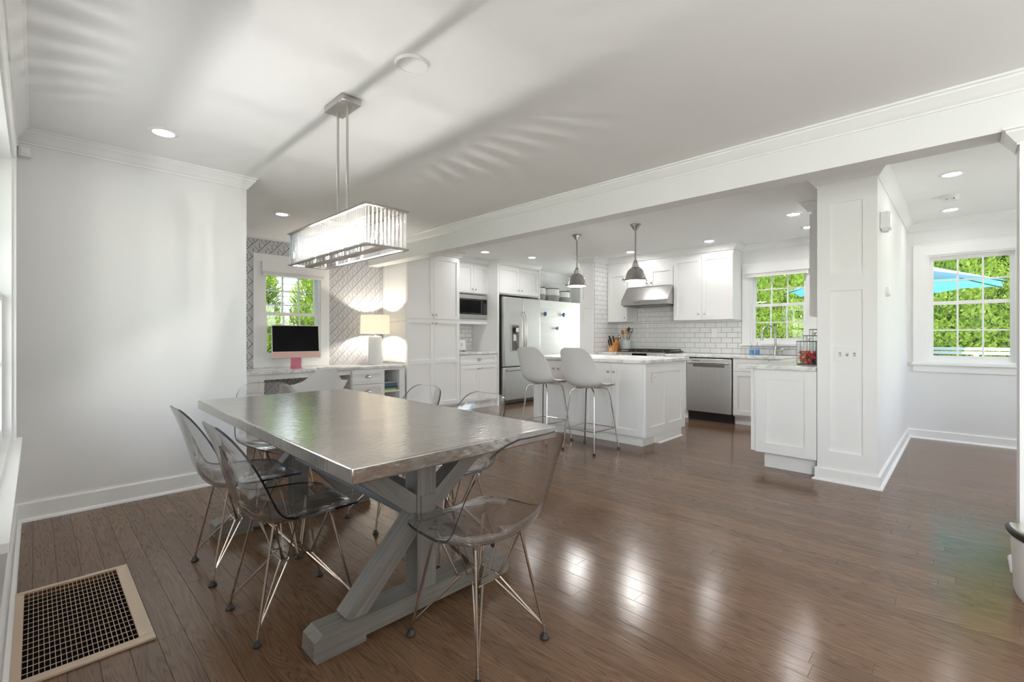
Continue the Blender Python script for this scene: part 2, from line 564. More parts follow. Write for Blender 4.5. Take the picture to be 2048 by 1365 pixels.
def tag(o, label, cat=None, group=None, kind=None):
    o['label'] = label
    if cat:
        o['category'] = cat
    if group:
        o['group'] = group
    if kind:
        o['kind'] = kind
    return o

def thing(name, label, cat, loc=(0, 0, 0), group=None, kind=None):
    o = bpy.data.objects.new(name, None)
    o.empty_display_size = 0.05
    COL.objects.link(o)
    o.location = loc
    return tag(o, label, cat, group, kind)

def copy_tree(o, parent=None):
    c = o.copy()
    COL.objects.link(c)
    c.parent = parent
    for ch in [k for k in o.children]:
        copy_tree(ch, c)
    return c

def share(name, me, parent=None, loc=(0, 0, 0)):
    o = bpy.data.objects.new(name, me)
    COL.objects.link(o)
    if parent is not None:
        o.parent = parent
        loc = Vector(loc) - wloc(parent)
    o.location = loc
    return o

# face mappings: n is the distance out of the face towards the room
def FX(X):      # face looks towards -X, u = Y
    return lambda u, n, z: (X - n, u, z)
def FXp(X):     # face looks towards +X
    return lambda u, n, z: (X + n, u, z)
def FY(Y):      # face looks towards -Y, u = X
    return lambda u, n, z: (u, Y - n, z)
def FYp(Y):     # face looks towards +Y
    return lambda u, n, z: (u, Y + n, z)

# ------------------------------------------------------------------ main planes
ZC = 2.44                      # ceiling
XE, YL, YW, XK = -0.09, 4.19, 6.20, 7.00
XLE = 1.203                    # free end of the plain wall
XB0, XB1, ZB = 3.365, 3.535, 2.173   # beam
XCOL, YC0, YC1 = 4.42, 0.466, 0.852  # panelled column
YR = -2.0
YT, XP, YP1 = 4.27, 6.262, 4.533     # tiled side wall / pier
XN = 8.0                       # end of back nook
TH = 0.14

# ================================================================== STRUCTURE
# --- floor: sub-floor with a hole for the register, then boards
VX0, VX1, VY0, VY1 = -0.066, 0.322, 2.20, 3.01
m = MB()
ix0, ix1, iy0, iy1 = VX0 + .03, VX1 - .03, VY0 + .03, VY1 - .03
m.box(XE - TH, XN + TH, YR - TH, iy0, -0.20, -0.021)
m.box(XE - TH, XN + TH, iy1, YW + TH, -0.20, -0.021)
m.box(XE - TH, ix0, iy0, iy1, -0.20, -0.021)
m.box(ix1, XN + TH, iy0, iy1, -0.20, -0.021)
floor = m.build('floor', 'subfloor')
tag(floor, 'dark stained oak strip floor running through the dining room and kitchen', kind='structure')

tb = math.radians(44.228)
def project(p):
    dx, dy, dz = p[0], p[1], p[2] - CAM_H
    z = dx * math.cos(tb) + dy * math.sin(tb)
    if z < 0.05:
        return None
    r = dx * math.sin(tb) - dy * math.cos(tb)
    return (1024 + 928.7 * r / z, 674 - 928.7 * dz / z)

PW = 0.083
planks = []
rx = XE
row = 0
while rx < XN:
    x0, x1 = rx, min(rx + PW, XN)
    y = YR - random.random() * 1.2
    while y < YW:
        y2 = y + random.uniform(0.55, 1.75)
        segs = [(max(y, YR), min(y2, YW))]
        if x1 > ix0 and x0 < ix1:
            nxt = []
            for s0, s1 in segs:
                if s1 <= iy0 or s0 >= iy1:
                    nxt.append((s0, s1))
                else:
                    if s0 < iy0: nxt.append((s0, iy0))
                    if s1 > iy1: nxt.append((iy1, s1))
            segs = nxt
        for s0, s1 in segs:
            if s1 - s0 > 0.01:
                planks.append((x0 + .0005, x1 - .0005, s0 + .00025, s1 - .00025, random.random()))
        y = y2
    rx += PW
    row += 1

def plank_area(p):
    pts = []
    for x, y in ((p[0], p[2]), (p[1], p[2]), (p[1], p[3]), (p[0], p[3])):
        q = project((x, y, 0))
        if q is None:
            return 0
        pts.append((min(max(q[0], 0), 2048), min(max(q[1], 0), 1365)))
    return abs(sum(pts[i][0] * pts[(i + 1) % 4][1] - pts[(i + 1) % 4][0] * pts[i][1] for i in range(4))) / 2
planks.sort(key=plank_area, reverse=True)

def plank_geo(mb, p):
    x0, x1, y0, y1, r = p
    b = 0.0004
    vs = [(x0, y0, -.02), (x1, y0, -.02), (x1, y1, -.02), (x0, y1, -.02),
          (x0, y0, -b), (x1, y0, -b), (x1, y1, -b), (x0, y1, -b),
          (x0 + b, y0 + b, 0), (x1 - b, y0 + b, 0), (x1 - b, y1 - b, 0), (x0 + b, y1 - b, 0)]
    fs = [(0, 1, 5, 4), (1, 2, 6, 5), (2, 3, 7, 6), (3, 0, 4, 7), (4, 5, 9, 8), (5, 6, 10, 9), (6, 7, 11, 10), (7, 4, 8, 11), (8, 9, 10, 11), (0, 3, 2, 1)]
    mb.add(vs, fs)
def set_tone(o, vals):
    at = o.data.attributes.new('plank_tone', 'FLOAT', 'FACE')
    at.data.foreach_set('value', vals)
for p in planks[:300]:
    m = MB(); plank_geo(m, p)
    o = m.build('plank', 'floor', floor, fix=False)
    set_tone(o, [p[4]] * 10)
m = MB(); vals = []
for p in planks[300:]:
    plank_geo(m, p); vals += [p[4]] * 10
o = m.build('far_planks', 'floor', floor, fix=False)
set_tone(o, vals)
o['kind'] = 'stuff'

# --- ceiling
m = MB().box(XE - TH, XN + TH, YR - TH, YW + TH, ZC, ZC + 0.12)
tag(m.build('ceiling', 'ceiling'), 'flat white painted ceiling over dining room and kitchen', kind='structure')
# upper storey and added overhang, unseen, sized to steer sun and shadow
m = MB().box(XE - TH, XN + TH, YR - TH, YW + TH, ZC + 0.13, 3.6)
m.box(XE - 2.6, XE - TH - .01, YR - TH, YW + TH, ZC + 0.13, ZC + 0.3)
tag(m.build('sun_block', 'siding'), 'upper storey and overhang added out of view to block the sun', kind='structure')

def wall_with_holes(mb, P, u0, u1, n0, n1, z0, z1, holes):
    """holes: list of (u0, u1, z0, z1)"""
    us = sorted({u0, u1, *[h[0] for h in holes], *[h[1] for h in holes]})
    for a, b in zip(us[:-1], us[1:]):
        spans = [(z0, z1)]
        for h in holes:
            if h[0] <= a + 1e-6 and h[1] >= b - 1e-6:
                nx = []
                for s, e in spans:
                    if h[2] > s: nx.append((s, h[2]))
                    if h[3] < e: nx.append((h[3], e))
                spans = nx
        for s, e in spans:
            mb.pbox(P, a, b, n0, n1, s, e)
    return mb

# window openings
W1 = (1.965, 2.675, 0.875, 2.06)     # alcove (u = X)
W2 = (1.455, 2.145, 1.055, 2.06)     # kitchen (u = Y)
W3 = (-0.395, 0.300, 0.865, 2.06)    # hall (u = Y)
W6 = (-1.75, -0.25, 0.75, 2.10)       # added side window behind the viewer, for extra light (u = Y)
W4 = (1.95, 3.62, 0.60, 2.10)        # dining side wall (u = Y)

m = MB().box(XE, XLE, YL, YL + 0.12, 0, ZC)
m.box(XLE - 0.12, XLE, YL + .12, YW, 0, ZC)
tag(m.build('wall_left', 'wall'), 'plain pale grey wall behind the far end of the dining table', kind='structure')
m = wall_with_holes(MB(), FXp(XE), YR - TH, YL + .12, -TH, 0, 0, ZC, [W4, W6])  # added ground slab, bounces neutral light towards the windows
tag(m.build('wall_side', 'wall'), 'pale grey side wall with window at the left edge', kind='structure')
m = wall_with_holes(MB(), FY(YW), XLE - .12, 3.62, -TH, 0, 0, ZC, [W1])
tag(m.build('wall_alcove', 'wallpaper'), 'desk alcove wall papered in white with dark geometric diamonds', kind='structure')
m = MB(); m.box(3.62, XP + .2, YW, YW + TH, 0, ZC)
wall_back = tag(m.build('wall_cabinets', 'wall'), 'white wall behind the pantry and refrigerator', kind='structure')
m = wall_with_holes(MB(), FX(XK), YC0, YT, -TH, 0, 0, ZC, [W2])
wall_k = tag(m.build('wall_kitchen', 'wall'), 'kitchen back wall with subway tile and sink window', kind='structure')
m = wall_with_holes(MB(), FX(XK), YR - TH, YC0, -TH, 0, 0, ZC, [W3])
tag(m.build('wall_hall', 'wall'), 'pale grey hall wall with the right-hand window', kind='structure')
m = MB(); wall_with_holes(m, FYp(YR), XE - TH, XK + TH, -TH, 0, 0, ZC, [(4.45, 6.15, 0.7, 2.15)])
tag(m.build('wall_rear', 'wall'), 'plain wall behind the viewer', kind='structure')
m = MB().box(XB0, XB1, YR, -0.195, 0, ZC)
wall_r = tag(m.build('wall_right', 'wall'), 'white panelled post carrying the right end of the beam', kind='structure')
# panel frames on the post
m = MB(); P = FX(XB0)
for z0, z1 in ((0.0, 0.22), (1.02, 1.14), (2.02, 2.173)):
    m.pbox(P, -0.5, -0.29, 0, .012, z0, z1)
for u0, u1 in ((-0.29, -0.195), (-0.6, -0.5)):
    m.pbox(P, u0, u1, 0, .012, 0, 2.173)
m.build('panel_frame', 'trim', wall_r)

# partition wall with the panelled column
m = MB().box(XCOL + .020, XCOL + .15, YC0, YC1, 0, ZC)
m.box(XCOL + .15, XK, YC0 + .022, 0.70, 0, ZC)
wp = tag(m.build('wall_partition', 'wall'), 'partition wall ending in a white panelled column', kind='structure')
P = FX(XCOL + .020)
m = MB()
m.pbox(P, YC0, 0.557, 0, .020, 0, ZC); m.pbox(P, 0.772, YC1, 0, .020, 0, ZC)
for z0, z1 in ((0, 0.237), (1.512, 1.652), (2.207, ZC)):
    m.pbox(P, 0.557, 0.772, 0, .020, z0, z1)
m.build('panel_frame', 'trim', wp)
MB().pbox(P, 0.55, 0.78, 0, .002, .2, 2.25).build('panel', 'trim', wp)

# tiled side wall + panelled pier, back nook walls
m = MB().box(XP + .020, XK + TH, YT, YP1, 0, ZC)
m.box(XK + TH, XN, YT, YT + .12, 0, ZC)
pier = tag(m.build('wall_pier', 'wall'), 'short tiled wall ending in a panelled pier beside the range', kind='structure')
P = FX(XP + .020); m = MB()
m.pbox(P, YT, 4.335, 0, .020, 0, ZC); m.pbox(P, 4.475, YP1, 0, .020, 0, ZC)
for z0, z1 in ((0, .2), (1.62, 1.75), (2.25, ZC)):
    m.pbox(P, 4.335, 4.475, 0, .020, z0, z1)
m.build('panel_frame', 'trim', pier)
MB().pbox(P, 4.33, 4.48, 0, .002, .18, 2.3).build('panel', 'trim', pier)
m = MB(); wall_with_holes(m, FX(XN), YT, YW + TH, -TH, 0, 0, ZC, [(4.7, 5.5, 0.02, 2.1)])
tag(m.build('wall_nook', 'wall'), 'end wall of the mudroom nook behind the pier', kind='structure')

# --- shiplap in the nook: lower boxed-out wall with shelf top, upper wall behind
m = MB().box(6.44, XN, 5.64, YW + TH, 0, 1.80)
m.box(6.44, XN, 6.02, YW + TH, 1.80, ZC)
ship = tag(m.build('wall_shiplap', 'trim'), 'white shiplap wall with hooks in the nook past the refrigerator', kind='structure')
z = 0.02
bh = 0.137
me = MB().box(0, XN - 6.44, -.012, 0, 0.002, bh - .004).mesh('shiplap_board', [MT['trim']])
k = 0
while z < 1.60:
    share('shiplap_board', me, ship, (6.44, 5.64, z)); z += bh
m = MB().box(6.44, XN, 5.60, 6.02, 1.675, 1.83)
m.build('shelf_top', 'trim', ship)
z = 1.84
while z + bh < ZC + .02:
    share('shiplap_board', me, ship, (6.44, 6.02, z)); z += bh

# --- beam
m = MB().box(XB0, XB1, -0.195, YW, ZB, ZC)
tag(m.build('trim_beam', 'wall'), 'long dropped white ceiling beam between dining room and kitchen', kind='structure')

# --- crown mouldings
CR = [(0, -.088), (.010, -.088), (.010, -.078), (.017, -.073), (.026, -.060), (.045, -.036), (.054, -.024), (.054, -.016), (.066, -.010), (.066, 0), (0, 0)]
def crown(name, label, P, u0, u1, ztop=ZC, s=1.0, m0=0, m1=0, parent=None, mat='trim'):
    """m0/m1: mitre sign at each end (+1 = outside corner grows with depth, -1 = inside)"""
    if parent is not None:
        ztop -= .001
    poly = [(d * s, h * s) for d, h in CR]
    n = len(poly)
    vs = [P(u0 - m0 * d, d, ztop + h) for d, h in poly] + [P(u1 + m1 * d, d, ztop + h) for d, h in poly]
    fs = [tuple(range(n))[::-1], tuple(range(n, 2 * n))] + [(i, (i + 1) % n, n + (i + 1) % n, n + i) for i in range(n)]
    o = MB().add(vs, fs).build(name, mat, parent, smooth='auto')
    if parent is None:
        tag(o, label, kind='structure')
    return o
crown('trim_1', 'crown moulding above the plain left wall', FY(YL), XE, XLE, m0=-1, m1=1)
crown('trim_2', 'crown moulding along the beam', FX(XB0), YR, YW, m0=-1, m1=-1)
crown('trim_3', 'crown moulding above the wallpaper', FY(YW), XLE, XB0, m0=0, m1=-1)
crown('trim_4', 'crown moulding above the sink window', FX(XK), 0.70, 2.25)
crown('trim_5', 'crown moulding above the hall window', FX(XK), YR, YC0 + .022, m0=-1, m1=-1)
crown('trim_6', 'crown moulding on the hall side of the partition', FY(YC0 + .022 - .022), XCOL, XK, m0=1, m1=-1)
crown('trim_7', 'crown moulding on the front of the panelled column', FX(XCOL), YC0, YC1, m0=1, m1=1)
crown('trim_8', 'crown moulding on the panelled pier', FX(XP), YT, YP1, m0=1, m1=1)
crown('trim_9', 'crown moulding on the tiled side wall', FY(YT), XP, XK - .33, m0=1, m1=0)
crown('trim_10', 'crown moulding along the window wall at the left edge', FXp(XE), YR, YL, m0=-1, m1=-1)
crown('trim_11', 'small crown moulding at the top of the right post', FX(XB0), YR, -0.195, ztop=ZB - .002, s=.9, m1=1)
crown('trim_12', 'small crown moulding under the beam on the inner post side', FYp(-0.195), XB0, XB1, ztop=ZB - .002, s=.9, m0=1, m1=0)
crown('trim_13', 'crown moulding above the shiplap', FY(6.01), 6.44, XN)

# --- baseboards with shoe moulding
def baseboard(name, label, P, u0, u1, m0=0, m1=0, h=0.10):
    t = 0.016
    def run(mb, poly):
        n = len(poly)
        vs = [P(u0 - m0 * d, d, q) for d, q in poly] + [P(u1 + m1 * d, d, q) for d, q in poly]
        fs = [tuple(range(n))[::-1], tuple(range(n, 2 * n))] + [(i, (i + 1) % n, n + (i + 1) % n, n + i) for i in range(n)]
        mb.add(vs, fs)
    m = MB(); run(m, [(0, 0), (t, 0), (t, h - .008), (t - .005, h), (0, h)])
    o = m.build(name, 'trim')
    tag(o, label, kind='structure')
    m = MB(); run(m, [(t, 0), (t + .017, 0), (t + .016, .008), (t + .010, .016), (t, .02)])
    m.build('shoe_moulding', 'trim', o, smooth='auto')
baseboard('baseboard_left', 'white baseboard along the plain left wall', FY(YL), XE, XLE, -1, 1, .118)
baseboard('baseboard_side', 'white baseboard along the window wall at the left edge', FXp(XE), YR, YL, 0, -1, .118)
baseboard('baseboard_column', 'white baseboard across the front of the column', FX(XCOL), YC0, YC1, 1, 1)
baseboard('baseboard_partition', 'white baseboard along the hall side of the partition', FY(YC0), XCOL, XK, 1, -1)
baseboard('baseboard_hall', 'white baseboard below the hall window', FX(XK), YR, YC0, 0, -1)
baseboard('baseboard_right', 'white baseboard around the right post', FX(XB0 - .012), YR, -0.195, 0, 1)
baseboard('baseboard_post', 'white baseboard on the inner side of the right post', FYp(-0.195), XB0 - .012, XB1, 1, 0)
m = MB().box(XCOL + .15, XK, YC0, YC0 + .022, 0, ZC)
m.build('hall_face', 'wall', wp)

# ------------------------------------------------------------------ windows
def window(name, label, P, op, casing=.10, meet=None, apron=True, sill_proj=.03, storm=None, rows=2, head=.10, cols=3, side=None):
    """P(u, n, z) with n > 0 into the room, op = opening in the wall"""
    u0, u1, z0, z1 = op
    c = P((u0 + u1) / 2, 0, z0)
    w = thing(name, label, None, c, kind='structure')
    m = MB()
    hd = head
    m.pbox(P, u0 - casing, u0, 0, .020, z0 - .004, z1 + hd); m.pbox(P, u1, u1 + casing, 0, .020, z0 - .004, z1 + hd)
    m.pbox(P, u0, u1, 0, .020, z1, z1 + hd)
    m.pbox(P, u0 - casing - .006, u1 + casing + .006, 0, .026, z1 + hd, z1 + hd + .014)
    m.build('casing', 'trim', w)
    m = MB()
    for a, b in ((u0, u0 + .018), (u1 - .018, u1)):
        m.pbox(P, a, b, -TH, .004, z0, z1)
    m.pbox(P, u0 + .018, u1 - .018, -TH, .004, z1 - .018, z1)
    m.pbox(P, u0 + .018, u1 - .018, -TH, .0, z0, z0 + .018)
    m.build('jamb', 'trim', w)
    m = MB(); m.pbox(P, u0 - casing - .012, u1 + casing + .012, .0, .02 + sill_proj, z0 - .030, z0 - .004)
    m.build('window_sill', 'trim', w)
    if apron:
        m = MB(); m.pbox(P, u0 - casing, u1 + casing, 0, .016, z0 - .108, z0 - .030)
        m.build('apron', 'trim', w)
    a0, a1 = u0 + .018, u1 - .018
    zm = meet or (z0 + z1) / 2
    for nm, n0, s0, s1, br in (('lower_sash', -.062, z0 + .018, zm + .014, .058), ('upper_sash', -.098, zm - .014, z1 - .018, .036)):
        st = .036
        tr = .034 if nm == 'lower_sash' else .04
        n1 = n0 + .032
        g0, g1, h0, h1 = a0 + st, a1 - st, s0 + br, s1 - tr
        m = MB()
        m.pbox(P, a0, g0, n0, n1, s0, s1); m.pbox(P, g1, a1, n0, n1, s0, s1)
        m.pbox(P, g0, g1, n0, n1, s0, h0); m.pbox(P, g0, g1, n0, n1, h1, s1)
        sash = m.build(nm, 'trim', w)
        mw = .016
        for k in range(1, cols):
            uc = g0 + (g1 - g0) * k / cols
            m = MB(); m.pbox(P, uc - mw / 2, uc + mw / 2, n0 + .006, n1 - .004, h0, h1); m.build('muntin', 'trim', sash)
        for k in range(1, rows):
            zc = h0 + (h1 - h0) * k / rows
            m = MB(); m.pbox(P, g0, g1, n0 + .007, n1 - .005, zc - mw / 2, zc + mw / 2); m.build('muntin', 'trim', sash)
        for i in range(cols):
            for j in range(rows):
                ua, ub = g0 + (g1 - g0) * i / cols, g0 + (g1 - g0) * (i + 1) / cols
                za, zb = h0 + (h1 - h0) * j / rows, h0 + (h1 - h0) * (j + 1) / rows
                m = MB(); m.pbox(P, ua, ub, n0 + .014, n0 + .017, za, zb); m.build('pane', 'pane', sash)
    if storm:
        m = MB(); m.pbox(P, a0, a1, -TH + .004, -TH + .02, storm - .007, storm + .007); m.build('storm_bar', 'trim', w)
    return w
window('window_1', 'white double-hung window above the desk, greenery outside', FY(YW), W1, .115, 1.44, True, .004, storm=1.56)
window('window_2', 'white double-hung window above the kitchen sink', FX(XK), W2, .105, 1.585, False, .05)
window('window_3', 'white double-hung hall window with umbrella and hedge outside', FX(XK), W3, .115, 1.525, True, .03, head=.115)
window('window_4', 'bright double-hung window in the side wall at the left edge', FXp(XE), W4, .10, 1.36, True, .022, cols=4)
window('added_window_6', 'added unseen window in the side wall behind the viewer, for light', FXp(XE), W6, .10, 1.42, True, .022, cols=3)  # added opening, lights the surfaces that face the side wall
for i, (n, l, P, op) in enumerate((('added_window_5', 'added unseen hall window that brings in daylight', FYp(YR), (4.45, 6.15, .7, 2.15)),  # both openings here are added out of view to let daylight in
                                   ('added_door_1', 'added unseen glazed door that brings daylight into the nook', FX(XN), (4.7, 5.5, .02, 2.1)))):
    w = thing(n, l, None, P((op[0] + op[1]) / 2, 0, op[2]), kind='structure')
    m = MB(); u0, u1, z0, z1 = op
    m.pbox(P, u0 - .09, u0, 0, .02, 0.0, z1 + .09); m.pbox(P, u1, u1 + .09, 0, .02, 0.0, z1 + .09); m.pbox(P, u0, u1, 0, .02, z1, z1 + .09)
    m.build('casing', 'trim', w)
    nn = 3 if u1 - u0 > 1.2 else 1
    for k in range(nn):
        a0, a1 = u0 + (u1 - u0) * k / nn, u0 + (u1 - u0) * (k + 1) / nn
        m = MB(); t = .07
        m.pbox(P, a0, a0 + t, -.08, -.04, z0, z1); m.pbox(P, a1 - t, a1, -.08, -.04, z0, z1)
        m.pbox(P, a0 + t, a1 - t, -.08, -.04, z0, z0 + t); m.pbox(P, a0 + t, a1 - t, -.08, -.04, z1 - t, z1)
        f = m.build('sash', 'trim', w)
        m = MB(); m.pbox(P, a0 + t, a1 - t, -.062, -.058, z0 + t, z1 - t); m.build('pane', 'pane', f)

# blinds
def blind(label, P, u0, u1, z0, z1):
    b = thing('roller_blind', label, 'blind', P((u0 + u1) / 2, 0.02, z0))
    m = MB(); m.pbox(P, u0, u1, .021, .085, z0 + .05, z1); m.build('valance', 'trim', b)
    m = MB(); m.pbox(P, u0 + .012, u1 - .012, .030, .070, z0 + .018, z0 + .05); m.build('blind_fabric', 'rope_white', b)
    m = MB(); m.pbox(P, u0 + .012, u1 - .012, .034, .066, z0, z0 + .018); m.build('bottom_rail', 'trim', b)
blind('white roller blind rolled up on the desk window', FY(YW), 1.93, 2.71, 1.905, 2.075)
blind('white roller blind rolled up on the sink window', FX(XK), 1.42, 2.19, 1.975, 2.09)

# ------------------------------------------------------------------ subway tile
TW, THh = 0.155, 0.0765
def tile_field(parent, P, u0, u1, z0, z1, phase=0.0, reverse=False):
    m = MB(); m.pbox(P, u0, u1, 0, .0035, z0, z1); m.build('grout_bed', 'grout', parent)
    full = {}
    g = .0022
    r = 0
    z = z0
    while z < z1 - .004:
        zb = min(z + THh, z1)
        off = (TW / 2 if r % 2 else 0) + phase
        u = u0 - (off % TW)
        while u < u1 - .004:
            a, b = max(u, u0), min(u + TW, u1)
            if b - a > .012:
                key = (round(b - a, 4), round(zb - z, 4))
                if key not in full:
                    mm = MB()
                    w, h = b - a, zb - z
                    e = .0025
                    o = P(0, 0, 0)
                    def L(uu, nn, zz):
                        p = P(uu, nn, zz); return (p[0] - o[0], p[1] - o[1], p[2])
                    vs = [L(g, 0.003, g), L(w - g, 0.003, g), L(w - g, 0.003, h - g), L(g, .003, h - g),
                          L(g, .008, g), L(w - g, .008, g), L(w - g, .008, h - g), L(g, .008, h - g),
                          L(g + e, .0095, g + e), L(w - g - e, .0095, g + e), L(w - g - e, .0095, h - g - e), L(g + e, .0095, h - g - e)]
                    fs = [(0, 1, 5, 4), (1, 2, 6, 5), (2, 3, 7, 6), (3, 0, 4, 7), (4, 5, 9, 8), (5, 6, 10, 9), (6, 7, 11, 10), (7, 4, 8, 11), (8, 9, 10, 11)]
                    full[key] = mm.add(vs, fs).mesh('tile', [MT['tile']])
                p = P(a, 0, z)
                share('tile', full[key], parent, p)
            u += TW
        z = zb
        r += 1
tile_field(wall_k, FX(XK), 2.262, YT, .906, 1.40, .03)
tile_field(wall_k, FX(XK), 3.11, 3.885, 1.40, 1.80, .03 + (3.11 - 2.262))
tile_field(wall_k, FX(XK), .72, 2.262, .906, 1.02, .06)
tile_field(pier, FY(YT), XP + .02, XK, .906, 2.352, .0)
tile_field(wall_back, FY(YW), 4.55, 5.36, .906, 1.36, .05)

# ================================================================== CABINETRY
def shaker(mb, P, u0, u1, z0, z1, t=.020, rail=.058, splits=(), rec=.013, vsplits=()):
    mb.pbox(P, u0, u0 + rail, 0, t, z0, z1); mb.pbox(P, u1 - rail, u1, 0, t, z0, z1)
    mb.pbox(P, u0 + rail, u1 - rail, 0, t, z0, z0 + rail); mb.pbox(P, u0 + rail, u1 - rail, 0, t, z1 - rail, z1)
    for s in splits:
        mb.pbox(P, u0 + rail, u1 - rail, 0, t, s - rail / 2, s + rail / 2)
    for s in vsplits:
        mb.pbox(P, s - rail / 2, s + rail / 2, 0, t, z0 + rail, z1 - rail)
    mb.pbox(P, u0 + rail - .001, u1 - rail + .001, .001, t - rec, z0 + rail - .001, z1 - rail + .001)
    return mb

def knob(parent, P, u, n, z, r=.013):
    c = P(u, n, z); d = Vector(P(u, n + 1, z)) - Vector(c)
    ax = Vector((0, 0, 1)).cross(d)
    fn = lambda x, y, h: tuple(Vector(c) + d * h + ax * x + Vector((0, 0, 1)) * y)
    MB().lathe([(.0, 0), (.006, 0), (.005, .012), (r, .016), (r, .022), (r * .75, .027), (0, .028)], n=14, fn=fn).build('knob', 'nickel', parent, smooth='auto')

def cup_pull(parent, P, u, n, z):
    m = MB()
    vs = []; fs = []
    N, K = 12, 5
    for i in range(N + 1):
        th = math.pi * i / N
        for j in range(K + 1):
            ph = (math.pi / 2) * j / K
            vs.append(P(u - .040 * math.cos(th) * math.cos(ph * .35), n + .024 * math.sin(ph), z - .008 + .028 * math.sin(th) * math.cos(ph)))
    for i in range(N):
        for j in range(K):
            a_ = i * (K + 1) + j
            fs.append((a_, a_ + 1, a_ + K + 2, a_ + K + 1))
    m.add(vs, fs)
    m.pbox(P, u - .042, u + .042, n - .001, n + .004, z - .012, z - .004)
    m.build('cup_pull', 'nickel', parent, smooth=True)

def door(parent, P, u0, u1, z0, z1, kn=None, name='door', n0=.001, **kw):
    Q = lambda u, n, z: P(u, n + n0, z)
    d = shaker(MB(), Q, u0, u1, z0, z1, **kw).build(name, 'cab', parent)
    if kn:
        knob(d, P, kn[0], n0 + .020, kn[1])
    return d

# ---- pantry
YP = 5.57
YQ = YW - .011
P = FY(YP)
pan = thing('pantry_cabinet', 'tall white pantry cabinet with four shaker doors left of microwave', 'cabinet', (4.08, 5.88, 0))
m = MB().box(3.626, 4.546, YP, YQ, .11, 2.36); m.box(3.66, 4.546, YP + .06, YQ, 0, .11); m.build('body', 'cab', pan)
Q = FX(3.626)
shaker(MB(), Q, YP, YQ, .79, 2.36, t=.018, rail=.07, splits=(1.41,)).build('side_panel', 'cab', pan)
sx = 4.068
for u0, u1, s in ((3.612, sx - .0015, 1), (sx + .0015, 4.545, -1)):
    ku = (u1 - .03) if s > 0 else (u0 + .03)
    door(pan, P, u0, u1, 1.408, 2.335, (ku, 1.47))
    door(pan, P, u0, u1, .135, 1.403, (ku, 1.345), splits=(.79,))
m = MB().box(3.612, 4.546, YP - .022, YQ, 2.36, ZC - .001); m.build('frieze', 'cab', pan)
crown('cornice', '', FY(YP - .022), 3.612, 4.56, parent=pan, m0=0, m1=1, s=.9, mat='cab')

# ---- base cabinet under the microwave
bc = thing('base_cabinet', 'white base cabinet with drawer and cup pull below the microwave', 'cabinet', (4.95, 5.88, 0))
m = MB().box(4.548, 5.355, YP, YQ, .11, .868); m.box(4.548, 5.355, YP + .06, YQ, 0, .11); m.build('body', 'cab', bc)
d = shaker(MB(), lambda u, n, z: P(u, n + .001, z), 4.570, 5.343, .712, .858, rail=.045).build('drawer', 'cab', bc)
cup_pull(d, P, 4.957, .018, .785)
door(bc, P, 4.570, 4.955, .13, .706, (4.925, .645)); door(bc, P, 4.958, 5.343, .13, .706, (4.988, .645))
ct = MB().cbox(4.547, 5.355, YP - .035, YQ, .869, .905, .006).build('countertop', 'marble', smooth='auto')
tag(ct, 'short white marble countertop holding the toaster', 'countertop')

# ---- upper cabinet with microwave
YM = 5.80
P8 = FY(YM)
up = thing('upper_cabinet', 'white upper cabinet with two shaker doors over the microwave', 'cabinet', (4.95, 6.0, 1.36))
m = MB(); m.box(4.548, 5.356, YM, YQ, 1.855, 2.36); m.box(4.548, 4.60, YM, YQ, 1.36, 1.855); m.box(5.335, 5.356, YM, YQ, 1.36, 1.855)
m.box(4.60, 5.335, YM, YQ, 1.36, 1.44); m.box(4.60, 5.335, YQ - .02, YQ, 1.44, 1.855)
m.build('body', 'cab', up)
door(up, P8, 4.60, 5.032, 1.872, 2.335, (5.0, 1.93)); door(up, P8, 5.035, 5.352, 1.872, 2.335, (5.07, 1.93))
m = MB().box(4.548, 5.356, YM - .02, YQ, 2.36, ZC - .001); m.build('frieze', 'cab', up)
crown('cornice', '', FY(YM - .02), 4.56, 5.356, parent=up, s=.8, mat='cab')
mw = thing('microwave', 'stainless steel built-in microwave with dark glass door', 'microwave', (5.0, 5.9, 1.44))
MB().box(4.605, 5.33, YM - .004, YW - .04, 1.4405, 1.84).build('case', 'steel_dark', mw)
mf = FY(YM - .004)
m = MB()
m.pbox(mf, 4.605, 5.33, 0, .022, 1.445, 1.515); m.pbox(mf, 4.605, 5.33, 0, .022, 1.775, 1.838)
m.build('steel_band', 'steel_h', mw)
MB().pbox(mf, 4.605, 5.23, 0, .02, 1.516, 1.774).build('door', 'dark_glass', mw)
MB().pbox(mf, 4.72, 5.19, .0201, .0215, 1.545, 1.75).build('window', 'screen', mw)
cp = MB().pbox(mf, 5.235, 5.33, 0, .02, 1.516, 1.774).build('control_panel', 'black', mw)
kb = MB().pbox(mf, 0, .016, 0, .0015, 0, .012).mesh('key', [MT['steel_dark']], off=Vector(mf(0, 0, 0)))
for i in range(3):
    for j in range(5):
        share('key', kb, cp, mf(5.25 + i * .025, .0201, 1.54 + j * .034))
m = MB().pbox(mf, 5.25, 5.315, .0201, .0212, 1.725, 1.755).build('display', 'screen', cp)

